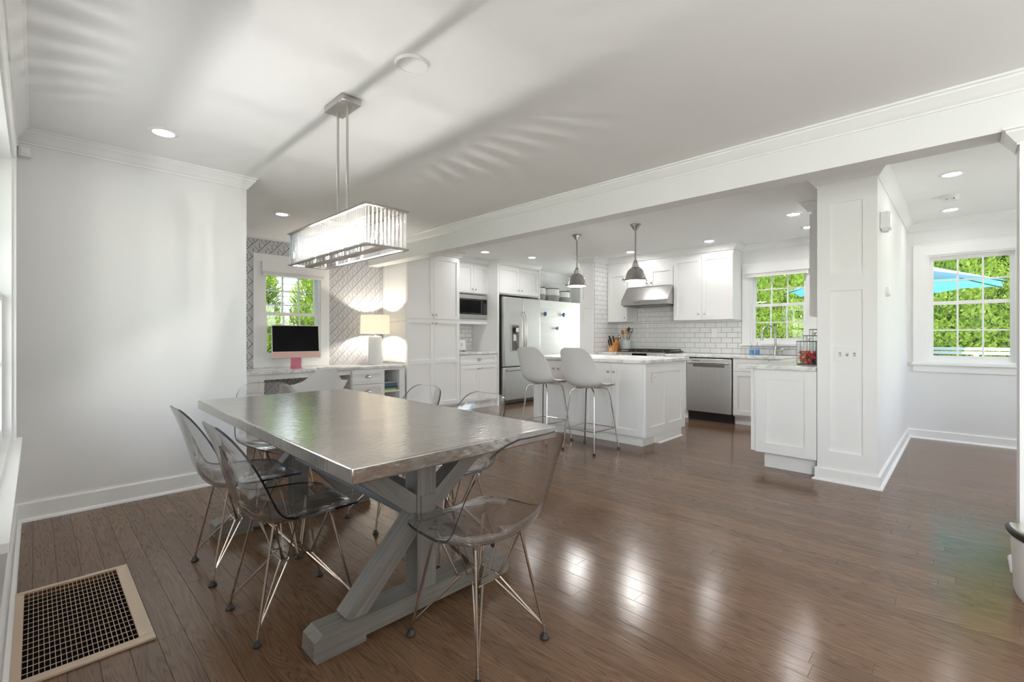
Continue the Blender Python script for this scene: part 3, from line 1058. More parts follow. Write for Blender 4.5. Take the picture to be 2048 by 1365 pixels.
# toaster
ts = thing('toaster', 'small white toaster on the short marble countertop', 'toaster', (4.86, 5.98, .905))
MB().cbox(4.70, 4.98, 5.90, 6.08, .918, 1.10, .03).build('body', 'white_plastic', ts, smooth=True)
m = MB().box(4.73, 4.95, 5.935, 5.96, 1.0995, 1.101); m.box(4.73, 4.95, 6.015, 6.04, 1.0995, 1.101); m.build('slot', 'black', ts)
for x in (4.73, 4.95):
    MB().lathe([(0, 0), (.012, 0), (.012, .014), (0, .014)], (x, 5.93, .905), 10).build('foot', 'rubber', ts)
for x in (4.80, 4.88):
    m = MB().box(x - .004, x + .004, 5.892, 5.90, .99, 1.05); m.build('lever', 'nickel', ts)

# ---- refrigerator and surround
fs_ = thing('refrigerator_surround', 'white panel surround and two-door cabinet over the refrigerator', 'cabinet', (5.9, 5.9, 0))
m = MB().box(5.357, 5.395, 5.55, YQ, 0, 2.36); m.box(6.40, 6.438, 5.55, YQ, 0, 2.36); m.build('side_panel', 'cab', fs_)
MB().box(5.395, 6.40, 5.575, YQ, 1.86, 2.36).build('body', 'cab', fs_)
Pf = FY(5.575)
door(fs_, Pf, 5.405, 5.895, 1.885, 2.335, (5.855, 1.95)); door(fs_, Pf, 5.900, 6.395, 1.885, 2.335, (5.94, 1.95))
MB().box(5.357, 6.438, 5.552, YQ, 2.36, ZC - .001).build('frieze', 'cab', fs_)
crown('cornice', '', FY(5.552), 5.357, 6.438, parent=fs_, s=.9, m0=1, mat='cab')

fr = thing('refrigerator', 'stainless steel french-door refrigerator with ice and water dispenser', 'refrigerator', (5.9, 5.85, 0))
MB().box(5.435, 6.36, 5.565, 6.18, .02, 1.825).build('case', 'steel_dark', fr)
MB().box(5.46, 6.33, 5.57, 5.62, 0, .07).build('base_grille', 'black', fr)
FD = 5.475
dm = 5.90
MBd = MB(); MBd.cbox(5.435, dm - .002, FD, 5.563, .645, 1.82, .014)
fd1 = MBd.build('left_door', 'steel', fr, smooth='auto')
fd2 = MB().cbox(dm + .002, 6.36, FD, 5.563, .645, 1.82, .014).build('right_door', 'steel', fr, smooth='auto')
fd3 = MB().cbox(5.435, 6.36, FD, 5.563, .075, .635, .014).build('freezer_drawer', 'steel', fr, smooth='auto')
for dd, s in ((fd1, -1), (fd2, 1)):
    pts = []
    for i in range(15):
        t = i / 14
        zz = .86 + .72 * t
        bow = math.sin(math.pi * t)
        pts.append((dm + s * (.022 + .0 * bow), FD - .012 - .055 * bow ** .6, zz))
    MB().tube(pts, .011, 8).build('handle', 'chrome', dd, smooth=True)
pts = [(5.50, FD, .585)] + [(5.50 + (6.30 - 5.50) * t / 8, FD - .05, .585) for t in range(9)] + [(6.30, FD, .585)]
MB().tube(pts, .012, 8).build('handle', 'chrome', fd3, smooth=True)
dp = MB(); q = FY(FD)
dp.pbox(q, 5.56, 5.80, 0, .004, .90, 1.36); dsp = dp.build('dispenser', 'nickel', fd1)
MB().pbox(q, 5.625, 5.79, .0041, .0055, .915, 1.345).build('recess', 'steel_dark', dsp)
MB().pbox(q, 5.655, 5.76, .0055, .035, 1.22, 1.31).build('spout', 'black', dsp)
MB().pbox(q, 5.685, 5.745, .035, .045, 1.23, 1.30).build('spout_cap', 'white_plastic', dsp)
m = MB(); m.tube([q(5.70, .012, 1.22), q(5.745, .02, .93)], .006, 8); m.build('paddle', 'chrome', dsp, smooth=True)
MB().pbox(q, 5.65, 5.70, .0055, .018, 1.08, 1.19).build('water_pad', 'white_plastic', dsp)
for x in (5.44, 6.33):
    MB().box(x, x + .03, 5.50, 5.60, 1.821, 1.838).build('hinge_cap', 'steel_dark', fr)

# hooks on the shiplap
for x, z, mat, lab in ((6.62, 1.575, 'blue_knob', 'round blue knob hook at the upper left of the shiplap'), (7.18, 1.575, 'blue_knob', 'round blue knob hook at the upper right of the shiplap'), (6.98, 1.312, 'grey_knob', 'small round grey knob hook lowest on the shiplap')):
    r = .042 if mat == 'blue_knob' else .034
    h = thing('knob_hook', lab, 'hook', (x, 5.63, z), 'knob hooks on the shiplap')
    fn = lambda a, b, c, x=x, z=z: (x + a, 5.63 - c, z + b)
    MB().lathe([(0, 0), (.014, 0), (.012, .035), (0, .035)], n=12, fn=fn).build('stem', 'nickel', h, smooth='auto')
    MB().lathe([(0, .034), (r * .7, .035), (r, .045), (r, .052), (r * .8, .064), (0, .07)], n=16, fn=fn).build('knob_head', mat, h, smooth='auto')

# baskets
def basket(label, x, y, z, r, h):
    b = thing('rope_basket', label, 'basket', (x, y, z), 'rope baskets on the nook shelf')
    n = 24
    hs = h * .48
    def prof(z0, z1, r0, r1):
        out = []
        k = 7
        for i in range(k + 1):
            t = i / k
            out.append((r0 + (r1 - r0) * t + .004 * (i % 2), z0 + (z1 - z0) * t))
        return out
    low = [(0, 0)] + prof(0, hs, r * .93, r * 1.0)
    MB().lathe(low, (x, y, z), n).build('lower_band', 'rope_grey', b, smooth=True)
    upp = prof(hs, h, r * 1.0, r * .97) + [(r * .95, h), (r * .92, h - .02), (r * .92, .02), (0, .02)]
    MB().lathe(upp, (x, y, z), n).build('upper_band', 'rope_white', b, smooth='auto')
    ring = [(x + r * .975 * math.cos(2 * math.pi * i / 24), y + r * .975 * math.sin(2 * math.pi * i / 24), z + h) for i in range(24)]
    MB().tube(ring, .008, 6, closed=True).build('rim_rope', 'rope_dark', b, smooth=True)
    for s in (-1, 1):
        pts = []
        for i in range(9):
            t = math.pi * i / 8
            pts.append((x + s * (r + .006 + .02 * math.sin(t)), y - .06 * math.cos(t), z + h - .04 + .075 * math.sin(t) * (1 if s > 0 else .6)))
        MB().tube(pts, .008, 6).build('handle', 'rope_dark', b, smooth=True)
basket('largest two-tone rope basket, middle of three on the shelf', 7.02, 5.80, 1.831, .185, .245)
basket('white and grey rope basket at the right end of the shelf', 7.43, 5.82, 1.831, .155, .22)
basket('rope basket half hidden by the cabinet over the refrigerator', 6.63, 5.80, 1.831, .17, .24)

# ------------------------------------------------------------------ desk
ZD = .765
dk = thing('desk_cabinet', 'white built-in desk with drawers and knee space below the alcove window', 'desk', (2.4, 5.9, 0))
P = FY(5.585)
m = MB()
m.box(XLE + .003, 1.78, 5.585, YW - .003, .1, ZD - .036); m.box(XLE + .003, 1.78, 5.64, YW - .003, 0, .1)
m.build('left_pedestal', 'cab', dk)
m = MB()
m.box(2.80, 3.262, 5.585, YW - .003, .1, ZD - .036); m.box(2.80, 3.60, 5.64, YW - .003, 0, .1)
m.build('right_pedestal', 'cab', dk)
m = MB()   # open cubby
m.box(3.262, 3.28, 5.585, YW - .003, .1, ZD - .036); m.box(3.51, 3.60, 5.585, YW - .003, .1, ZD - .036)
m.box(3.28, 3.51, 5.585, YW - .003, .70, ZD - .036); m.box(3.28, 3.51, 5.585, YW - .003, .40, .42); m.box(3.28, 3.51, 5.585, YW - .003, .1, .12)
cb = m.build('cubby', 'cab', dk)
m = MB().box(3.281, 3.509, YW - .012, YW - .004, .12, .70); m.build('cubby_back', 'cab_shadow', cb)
MB().box(1.78, 2.80, 5.60, 5.62, .665, ZD - .036).build('apron', 'cab', dk)
for u0, u1, ped in ((1.23, 1.772, 0), (2.81, 3.255, 1)):
    for z0, z1 in ((.535, .715), (.335, .528), (.125, .328)):
        d = shaker(MB(), lambda u, n, z: P(u, n + .001, z), u0, u1, z0, z1, rail=.05).build('drawer', 'cab', dk)
        cup_pull(d, P, (u0 + u1) / 2, .016, (z0 + z1) / 2 + .005)
dtop = MB().cbox(XLE + .003, 3.60, 5.555, YW - .003, ZD - .035, ZD, .006).build('desk_countertop', 'marble', smooth='auto')
tag(dtop, 'long white marble desk top in the wallpapered alcove', 'countertop')
# books in the cubby
bz = .4205
cols = [((.80, .66, .05), .018), ((.08, .35, .33), .02), ((.02, .10, .16), .022), ((.16, .22, .3), .018), ((.10, .13, .18), .02), ((.34, .38, .42), .02)]
names = ['yellow', 'teal', 'dark navy', 'slate blue', 'black blue', 'pale grey']
for i, (c, t) in enumerate(cols):
    MT['book%d' % i] = plain('book_cover_%s' % names[i].replace(' ', '_'), c, 0.5)
    t *= 1.0
    x0 = 3.285 + random.uniform(0, .012); x1 = 3.485 - random.uniform(0, .03)
    bk = thing('book', '%s book lying flat in the stack in the desk cubby' % names[i], 'book', ((x0 + x1) / 2, 5.72, bz), 'books in the desk cubby')
    m = MB().box(x0, x1, 5.60, 5.86, bz, bz + .002); m.box(x0, x1, 5.60, 5.86, bz + t - .002, bz + t); m.box(x0, x1, 5.60, 5.603, bz, bz + t)
    m.build('cover', 'book%d' % i, bk)
    MB().box(x0 + .004, x1 - .004, 5.6035, 5.855, bz + .002, bz + t - .002).build('pages', 'paper', bk)
    bz += t

# computer
im = thing('desktop_computer', 'pink all-in-one desktop computer with black screen on the desk', 'computer', (2.235, 5.86, ZD))
R = Matrix.Rotation(math.radians(-9), 4, 'Z') @ Matrix.Rotation(math.radians(-7), 4, 'X')
def lb(x0, x1, y0, y1, z0, z1, c=None):
    """box in tilted screen coordinates"""
    mb = MB()
    (mb.cbox(x0, x1, y0, y1, z0, z1, c) if c else mb.box(x0, x1, y0, y1, z0, z1))
    mb.v = [tuple(R @ Vector(p)) for p in mb.v]
    mb.v = [(p[0], p[1], p[2] + .13) for p in mb.v]
    return mb
lb(-.274, .274, -.006, .006, 0, .40, .005).build('housing', 'white_plastic', im, smooth='auto', local=True)
lb(-.274, .274, -.0075, -.0062, .0, .068).build('chin', 'pink', im, local=True)
lb(-.262, .262, -.0078, -.0062, .075, .39).build('screen', 'screen', im, local=True)
Rz = Matrix.Rotation(math.radians(-9), 4, 'Z')
m = MB().box(-.06, .06, .02, .028, .006, .2); m.box(-.06, .06, -.07, .07, 0, .006)
m.v = [tuple(Rz @ Vector(p)) for p in m.v]
m.build('stand', 'pink_dark', im, local=True)
o = MB().cbox(2.56, 2.67, 5.68, 5.78, ZD, ZD + .012, .004).build('phone_pad', 'paper', smooth='auto')
tag(o, 'small white notepad lying on the desk beside the computer', 'notepad')
o = MB().cbox(2.40, 2.66, 5.60, 5.66, ZD, ZD + .008, .003).build('keyboard', 'white_plastic', smooth='auto')
tag(o, 'slim white keyboard on the desk edge', 'keyboard')

# desk lamp
LX, LY = 3.335, 5.93
lp = thing('table_lamp', 'lit table lamp with drum shade and white cylinder base on the desk', 'lamp', (LX, LY, ZD))
MB().lathe([(0, 0), (.088, 0), (.092, .006), (.092, .375), (.085, .39), (.02, .395), (.02, .41), (0, .41)], (LX, LY, ZD), 32).build('lamp_base', 'lamp_base', lp, smooth='auto')
sh = MB().lathe([(.200, .43), (.202, .43), (.196, .69), (.194, .69), (.200, .43)], (LX, LY, ZD), 40).build('lamp_shade', 'lampshade', lp, smooth='auto')
MB().tube([(LX, LY, ZD + .40), (LX, LY, ZD + .50)], .008, 8).build('stem', 'nickel', lp)
MB().lathe([(0, 0), (.018, .01), (.028, .04), (.02, .065), (0, .075)], (LX, LY, ZD + .50), 14).build('bulb', 'lamp_bulb', lp, smooth=True)

# ------------------------------------------------------------------ kitchen run along the window wall
XF = 6.39
P = FX(XF)
sk = thing('sink_cabinet', 'white base cabinet with drawer front beside the dishwasher under the window', 'cabinet', (6.7, 1.7, 0))
m = MB().box(XF, XK - .004, 1.33, 2.17, .11, .868); m.box(XF + .06, XK - .004, 1.33, 2.17, 0, .11); m.build('body', 'cab', sk)
for u0, u1 in ((1.745, 2.165), (1.335, 1.74)):
    shaker(MB(), lambda u, n, z: P(u, n + .001, z), u0, u1, .703, .86, rail=.045).build('drawer', 'cab', sk)
    door(sk, P, u0, u1, .135, .697, (u0 + .03 if u0 > 1.6 else u1 - .03, .63))
nb = thing('narrow_cabinet', 'narrow white base cabinet between the dishwasher and the range', 'cabinet', (6.7, 2.95, 0))
m = MB().box(XF, XK - .004, 2.79, 3.095, .11, .868); m.box(XF + .06, XK - .004, 2.79, 3.095, 0, .11); m.build('body', 'cab', nb)
shaker(MB(), lambda u, n, z: P(u, n + .001, z), 2.795, 3.09, .703, .86, rail=.045).build('drawer', 'cab', nb)
door(nb, P, 2.795, 3.09, .135, .697, (2.83, .63))
lc = thing('corner_cabinet', 'white base cabinet left of the range by the tiled side wall', 'cabinet', (6.7, 4.1, 0))
m = MB().box(XF, XK - .004, 3.92, YT - .011, .11, .868); m.box(XF + .06, XK - .004, 3.92, YT - .011, 0, .11); m.build('body', 'cab', lc)
door(lc, P, 3.925, 4.255, .135, .86, (3.96, .80))
# dishwasher
dw = thing('dishwasher', 'stainless steel dishwasher with bar handle under the window counter', 'dishwasher', (6.7, 2.48, 0))
MB().box(XF + .02, XK - .02, 2.176, 2.784, .1, .866).build('tub', 'black', dw)
MB().box(XF + .035, XF + .06, 2.176, 2.784, .0, .12).build('toe_panel', 'black', dw)
dd = MB().cbox(XF - .03, XF + .02, 2.182, 2.778, .125, .852, .004).build('door', 'steel', dw, smooth='auto')
MB().pbox(FX(XF - .03), 2.27, 2.69, -.001, .0008, .738, .775).build('pocket', 'steel_dark', dd)
m = MB(); m.tube([(XF - .055, 2.20, .795), (XF - .055, 2.76, .795)], .011, 8)
for y in (2.22, 2.74): m.tube([(XF - .03, y, .795), (XF - .055, y, .795)], .007, 8)
m.build('handle', 'chrome', dd, smooth='auto')
MB().pbox(FX(XF - .03), 2.60, 2.70, 0, .001, .815, .825).build('badge', 'steel_dark', dd)
# counter along the wall and peninsula top
PX0, PY0, PY1 = 4.42, .857, 1.33
m = MB().cbox(XF - .045, XK - .010, 1.385, 3.10, .869, .905, .006); ctk = m.build('countertop', 'marble', smooth='auto')
tag(ctk, 'white marble countertop with sink running under the kitchen window', 'countertop')
o = MB().cbox(XF - .045, XK - .010, 3.905, YT - .010, .869, .905, .006).build('countertop', 'marble', smooth='auto')
tag(o, 'short marble countertop left of the range holding the knife block', 'countertop')
o = MB().cbox(PX0 - .035, XK - .010, PY0 + .002, 1.382, .869, .905, .006).build('peninsula_countertop', 'marble', smooth='auto')
tag(o, 'white marble peninsula countertop reaching the panelled column', 'countertop')
pn = thing('peninsula_cabinet', 'white peninsula cabinet with one recessed end panel beside the column', 'cabinet', (4.9, 1.09, 0))
m = MB().box(PX0 + .02, XF - .06, PY0, 1.335, .145, .868); m.box(PX0 + .10, XF - .06, PY0, 1.27, 0, .145); m.build('body', 'cab', pn)
shaker(MB(), FX(PX0 + .02), PY0, 1.315, .145, .868, t=.02, rail=.085).build('end_panel', 'cab', pn)
MB().box(PX0 + .015, PX0 + .40, 1.336, 1.356, .15, .85).build('door', 'cab', pn)
# sink + faucet
o = thing('sink', 'undermount steel sink below the kitchen window', 'sink', (6.66, 1.78, .905))
m = MB().box(6.47, 6.85, 1.52, 2.05, .9055, .908); m.build('rim', 'nickel', o)
FXX, FYY = 6.885, 1.80
fc = thing('faucet', 'tall brushed gooseneck faucet at the kitchen sink', 'faucet', (FXX, FYY, .905))
MB().lathe([(0, 0), (.027, 0), (.027, .01), (.022, .02), (.022, .12), (0, .12)], (FXX, FYY, .906), 16).build('faucet_body', 'nickel', fc, smooth='auto')
pts = [(FXX, FYY, .99 + .22 * i / 4) for i in range(5)]
for i in range(1, 13):
    t = math.pi * i / 12 * 1.08
    pts.append((FXX - .075 + .075 * math.cos(t), FYY + (.06 - .06 * math.cos(t)), 1.21 + .085 * math.sin(t)))
MB().tube(pts, .0125, 10).build('spout', 'nickel', fc, smooth=True)
e = Vector(pts[-1])
MB().tube([e + Vector((0, 0, .01)), e + Vector((-.006, .004, -.09))], [.014, .017], 10).build('spray_head', 'nickel', fc, smooth='auto')
MB().tube([(FXX, FYY, .965), (FXX - .01, FYY - .05, .97), (FXX - .015, FYY - .10, .985)], [.014, .012, .009], 10).build('handle', 'nickel', fc, smooth='auto')
# soap bottles
for k, (y, lab) in enumerate(((2.075, 'clear soap bottle with blue liquid left of the faucet'), (2.005, 'second blue soap bottle nearest the faucet'))):
    sb = thing('soap_bottle', lab, 'bottle', (6.82, y, .905), 'soap bottles by the sink')
    MB().lathe([(0, 0), (.028, 0), (.03, .01), (.03, .10), (.022, .12), (.012, .125), (.012, .14), (0, .14)], (6.82, y, .9055), 16).build('bottle_body', 'soap', sb, smooth='auto')
    MB().lathe([(0, .004), (.026, .004), (.026, .065), (0, .065)], (6.82, y, .9055), 14).build('liquid', 'blue_soap', sb, smooth='auto')
    m = MB().lathe([(0, .14), (.006, .14), (.006, .165), (0, .165)], (6.82, y, .9055), 8); m.box(6.785, 6.828, y - .006, y + .006, 1.068, 1.078)
    m.build('pump', 'white_plastic', sb)

# ---- range
rg = thing('gas_range', 'stainless steel gas range with front knobs and black cast-iron grates', 'range', (6.68, 3.50, 0))
RX = 6.36
MB().box(RX + .02, XK - .012, 3.108, 3.898, .02, .895).build('body', 'steel_dark', rg)
dr = MB().cbox(RX - .02, RX + .02, 3.115, 3.89, .17, .76, .006).build('oven_door', 'steel_h', rg, smooth='auto')
MB().tube([(RX - .06, 3.16, .72), (RX - .06, 3.85, .72)], .012, 8).build('handle', 'chrome', dr)
MB().box(RX - .005, RX + .02, 3.115, 3.89, .03, .16).build('lower_drawer', 'steel_h', rg)
cpn = MB().prism([(RX - .025, .785), (RX + .03, .785), (RX + .03, .915), (RX + .0, .915)], lambda p, q, a: (p, a, q), 3.108, 3.898).build('control_panel', 'steel_h', rg)
MB().prism([(RX - .018, .80), (RX - .0195, .801), (RX - .001, .9), (RX + .0005, .9)], lambda p, q, a: (p - .004, a, q), 3.385, 3.63).build('display', 'screen', cpn)
for y in (3.83, 3.73, 3.33, 3.265, 3.20, 3.145):
    fn = lambda a, b, c, y=y: (RX - .012 - c, y + a, .855 + b)
    MB().lathe([(0, 0), (.024, 0), (.024, .008), (.017, .012), (.015, .04), (0, .041)], n=14, fn=fn).build('knob', 'nickel', cpn, smooth='auto')
MB().box(RX + .0, XK - .012, 3.108, 3.898, .915, .925).build('cooktop', 'iron', rg)
for g in range(3):
    y0 = 3.125 + g * .256
    gr = thing_parent = None
    m = MB()
    for y in (y0, y0 + .115, y0 + .235):
        m.box(RX + .05, XK - .06, y, y + .012, .945, .957)
    for x in (RX + .05, RX + .18, RX + .31, RX + .44, XK - .072):
        m.box(x, x + .012, y0, y0 + .247, .945, .957)
    for x in (RX + .06, XK - .075):
        for y in (y0 + .002, y0 + .233):
            m.box(x, x + .01, y, y + .01, .925, .945)
    m.build('grate', 'iron', rg)
for y in (3.27, 3.74):
    for x in (RX + .17, RX + .43):
        MB().lathe([(0, 0), (.045, 0), (.045, .012), (.03, .016), (0, .016)], (x, y, .925), 14).build('burner', 'iron', rg, smooth='auto')

# ---- range hood
hd = thing('range_hood', 'stainless steel slanted range hood under the small cabinets', 'range hood', (6.75, 3.5, 1.625))
m = MB().prism([(XK - .004, 1.64), (6.46, 1.64), (6.46, 1.71), (6.63, 1.915), (XK - .004, 1.915)], lambda p, q, a: (p, a, q), 3.112, 3.885)
m.build('hood_shell', 'steel_h', hd)
MB().box(6.49, 6.95, 3.14, 3.86, 1.622, 1.64).build('filter', 'steel_dark', hd)
kb = MB().lathe([(0, 0), (.008, 0), (.008, .005), (0, .005)], n=10, fn=lambda a, b, c: (-c, a, b)).mesh('button', [MT['steel_dark']])
for i in range(5):
    share('button', kb, hd, (6.46, 3.56 + i * .024, 1.675))

# ---- upper cabinets on the kitchen wall
XU = 6.67
PU = FX(XU)
ul = thing('upper_cabinet', 'narrow single-door white upper cabinet left of the range hood', 'cabinet', (6.83, 4.07, 1.39))
MB().box(XU, XK - .010, 3.888, YT - .011, 1.392, 2.36).build('body', 'cab', ul)
door(ul, PU, 3.892, 4.248, 1.395, 2.19, (3.925, 1.455))
um = thing('upper_cabinet', 'small two-door white upper cabinet directly above the range hood', 'cabinet', (6.83, 3.5, 1.92))
MB().box(XU, XK - .004, 3.112, 3.886, 1.918, 2.36).build('body', 'cab', um)
door(um, PU, 3.502, 3.88, 1.935, 2.21, (3.54, 1.985)); door(um, PU, 3.118, 3.498, 1.935, 2.21, (3.46, 1.985))
ur = thing('upper_cabinet', 'large two-door white upper cabinet between range hood and sink window', 'cabinet', (6.83, 2.68, 1.39))
MB().box(XU, XK - .010, 2.262, 3.110, 1.392, 2.36).build('body', 'cab', ur)
door(ur, PU, 2.690, 3.105, 1.395, 2.30, (2.735, 1.475)); door(ur, PU, 2.265, 2.686, 1.395, 2.30, (2.645, 1.475))
o = thing('cabinet_cornice', 'white frieze and crown along the top of the kitchen upper cabinets', 'cornice', (6.8, 3.2, 2.36))
MB().box(XU - .02, XK - .004, 2.25, YT - .01, 2.361, ZC - .001).build('frieze', 'cab', o)
crown('crown_moulding', '', FX(XU - .02), 2.25, YT - .01, parent=o, m0=1, s=1.0, mat='cab')
crown('crown_moulding', '', FY(2.25), XU - .02, XK - .06, parent=o, m0=1, s=1.0, mat='cab')
# upper cabinet on the kitchen side of the partition
uo = thing('upper_cabinet', 'white upper cabinet seen end-on behind the panelled column', 'cabinet', (6.0, .88, 1.35))
MB().box(5.2, XK - .4, .703, 1.045, 1.345, 2.36).build('body', 'cab', uo)
MB().box(5.205, XK - .41, 1.046, 1.066, 1.35, 2.33).build('door', 'cab', uo)
MB().box(5.19, XK - .4, .703, 1.07, 2.36, ZC - .001).build('frieze', 'cab', uo)
crown('cornice', '', FX(5.19), .703, 1.07, parent=uo, m1=1, mat='cab')

# ---- counter-top things by the range
kbk = thing('knife_block', 'light wooden knife block on the counter left of the range', 'knife block', (6.52, 4.03, .905))
m = MB().prism([(-.05, 0), (.06, 0), (.11, .17), (.045, .20), (-.05, .08)], lambda p, q, a: (6.54 + p, a, .9055 + q), 4.035, 4.145)
m.build('block', 'bamboo', kbk)
MB().box(6.487, 6.4895, 4.075, 4.11, .925, .96).build('maker_label', 'paper', kbk)
MB().box(6.486, 6.487, 4.086, 4.099, .932, .952).build('label_emblem', 'black', kbk)
for i, (yy, s, q) in enumerate(((4.055, .165, 0.0), (4.09, .10, .02), (4.125, .17, 0.0), (4.07, .06, .05), (4.11, .055, .05))):
    k = thing('knife', ['tallest black-handled knife at the right of the knife block', 'middle black-handled knife of the upper row in the knife block', 'black-handled knife at the left of the upper row in the block', 'short black-handled knife low on the right of the block', 'short black-handled knife low on the left of the block'][i], 'knife', (6.55, yy, 1.03), 'knives in the knife block')
    b0 = Vector((6.535 - q, yy, .985 + s * .5)); d_ = Vector((-.36, 0, .93)).normalized()
    MB().tube([b0, b0 + d_ * .10], [.010, .012], 8).build('handle', 'black', k, smooth='auto')
    MB().tube([b0 - d_ * .03, b0], .006, 6).build('bolster', 'chrome', k)
o = MB().prism([(.0, 0), (.10, 0), (.035, .235), (-.02, .235)], lambda p, q, a: (a, 4.12 - p, .9055 + q), 6.69, 6.71).build('cutting_board', 'board')
tag(o, 'brown wooden board leaning behind the knife block', 'cutting board')
ck = thing('utensil_crock', 'pale cylindrical crock of cooking utensils by the range', 'crock', (6.83, 4.01, .905))
MB().lathe([(0, 0), (.074, 0), (.078, .006), (.078, .19), (.072, .19), (.072, .01), (0, .01)], (6.83, 4.01, .9055), 28).build('crock_body', 'crock', ck, smooth='auto')
def utensil(name, label, top, mat, head):
    u = thing(name, label, 'utensil', (6.83, 4.01, .92), 'utensils in the crock')
    b = Vector((6.83, 4.01, .93)); t = Vector(top)
    MB().tube([b, t], .005, 6).build('handle', mat, u)
    d_ = (t - b).normalized()
    if head == 'spoon':
        MB().tube([t - d_ * .01, t + d_ * .02, t + d_ * .05, t + d_ * .075], [.006, .022, .024, .006], 10).build('head', mat, u, smooth=True)
    elif head == 'spatula':
        s = Vector((0, 1, 0)); n_ = d_.cross(s)
        vs = [t + d_ * a_ + s * b_ + n_ * c_ for a_ in (0, .085) for b_ in (-.03, .03) for c_ in (-.003, .003)]
        MB().add(vs, [(0, 1, 3, 2), (4, 6, 7, 5), (0, 4, 5, 1), (2, 3, 7, 6), (0, 2, 6, 4), (1, 5, 7, 3)]).build('head', mat, u)
    else:
        for k in range(5):
            th = math.pi * k / 5
            s = Vector((math.cos(th), math.sin(th), 0))
            pts = [t + d_ * (.05 - .05 * math.cos(2 * math.pi * i / 12)) + s * (.028 * math.sin(2 * math.pi * i / 12)) for i in range(12)]
            MB().tube(pts, .0015, 5, closed=True).build('wire_loop', mat, u)
utensil('wooden_spoon', 'wooden spoon standing in the utensil crock', (6.80, 4.05, 1.19), 'board', 'spoon')
utensil('wooden_spatula', 'light wooden spatula standing in the utensil crock', (6.82, 3.99, 1.20), 'bamboo', 'spatula')
utensil('ladle', 'dark ladle standing upright in the utensil crock', (6.81, 3.955, 1.235), 'iron', 'spoon')
utensil('whisk', 'wire whisk standing in the utensil crock', (6.83, 3.94, 1.19), 'chrome', 'whisk')
utensil('serving_spoon', 'steel serving spoon leaning right out of the crock', (6.80, 3.9, 1.215), 'chrome', 'spoon')
utensil('steel_spoon', 'steel spoon leaning left out of the utensil crock', (6.82, 4.115, 1.12), 'chrome', 'spoon')

# outlets / plates
def plate(name, label, cat, P, u, z, w, h, slots, toggles=0):
    t = thing(name, label, cat, P(u, 0, z))
    mb = MB(); mb.pbox(P, u - w / 2, u + w / 2, .0005, .009, z - h / 2, z + h / 2); mb.build('plate', 'trim', t)
    if toggles:
        for k in range(toggles):
            uu = u + (k - (toggles - 1) / 2) * .046
            mb = MB(); mb.pbox(P, uu - .005, uu + .005, .009, .020, z - .002 + (.004 if k % 2 else -.008), z + .012 + (.004 if k % 2 else -.008)); mb.build('toggle', 'white_plastic', t)
            mb = MB(); mb.pbox(P, uu - .008, uu + .008, .009, .0098, z - .014, z + .014); mb.build('toggle_slot', 'rope_grey', t)
    for (du, dz, sw, sh_) in slots:
        mb = MB(); mb.pbox(P, u + du - sw / 2, u + du + sw / 2, .009, .0098, z + dz - sh_ / 2, z + dz + sh_ / 2); mb.build('socket_slot', 'rope_dark', t)
    return t
SL = [(-.008, .022, .004, .012), (.008, .022, .004, .010), (-.008, -.018, .004, .012), (.008, -.018, .004, .010)]
plate('light_switch', 'three-gang white switch plate on the panelled column', 'light switch', FX(XCOL + .018), .655, 1.012, .165, .115, [], 3)
plate('outlet', 'white outlet on the tile backsplash by the sink window', 'outlet', FX(XK - .010), 2.63, 1.20, .075, .118, SL)
plate('outlet', 'white outlet low on the wall below the left-edge window', 'outlet', FXp(XE), 3.17, .44, .075, .118, SL)

# ------------------------------------------------------------------ island
IX0, IX1, IY0, IY1 = 4.40, 5.34, 2.36, 3.90
isl = thing('kitchen_island', 'white kitchen island cabinet with four doors and panelled end', 'kitchen island', (4.87, 3.13, 0))
m = MB().box(IX0, IX1, IY0 + .012, IY1, .095, .872); m.build('body', 'cab', isl)
m = MB().box(IX0 + .03, IX1 - .05, IY0 + .045, IY1 - .04, 0, .095); m.build('toe_kick', 'cab', isl)
m = MB().box(4.70, 5.25, IY0 - .0, IY0 + .05, 0, .095); m.prism([(0, 0), (.014, 0), (.012, .008), (.0, .016)], lambda p, q, a: (a, IY0 - p, q), 4.69, 5.262); m.build('toe_block', 'cab', isl)
P = FX(IX0)
ys = [2.385, 2.752, 3.13, 3.513, 3.88]
for i in range(4):
    kn = ys[i + 1] - .035 if i % 2 == 0 else ys[i] + .035
    door(isl, P, ys[i] + .0015, ys[i + 1] - .0015, .105, .862, (kn, .768), rail=.062)
shaker(MB(), FY(IY0 + .012), IX0, IX1, .098, .870, t=.018, rail=.10, vsplits=(4.872,)).build('end_panel', 'cab', isl)
ict = MB()
cn = .07
ex0, ex1, ey0, ey1 = 4.335, 5.395, 2.325, 3.96
poly = [(ex0 + cn, ey0), (ex1, ey0), (ex1, ey1), (ex0 + cn, ey1), (ex0, ey1 - cn), (ex0, ey0 + cn)]
ict.prism(poly, lambda p, q, a: (p, q, a), .873, .909)
o = ict.build('island_countertop', 'marble')
tag(o, 'white marble island countertop with clipped corners', 'countertop')
bv = o.modifiers.new('edge', 'BEVEL'); bv.width = .006; bv.segments = 2
plate('outlet', 'white outlet on the panelled end of the island', 'outlet', FY(IY0 + .003), 4.602, .715, .115, .10, [(-.02, 0, .004, .012), (.0, .008, .010, .004), (.022, .012, .012, .004), (.022, -.012, .012, .004)])

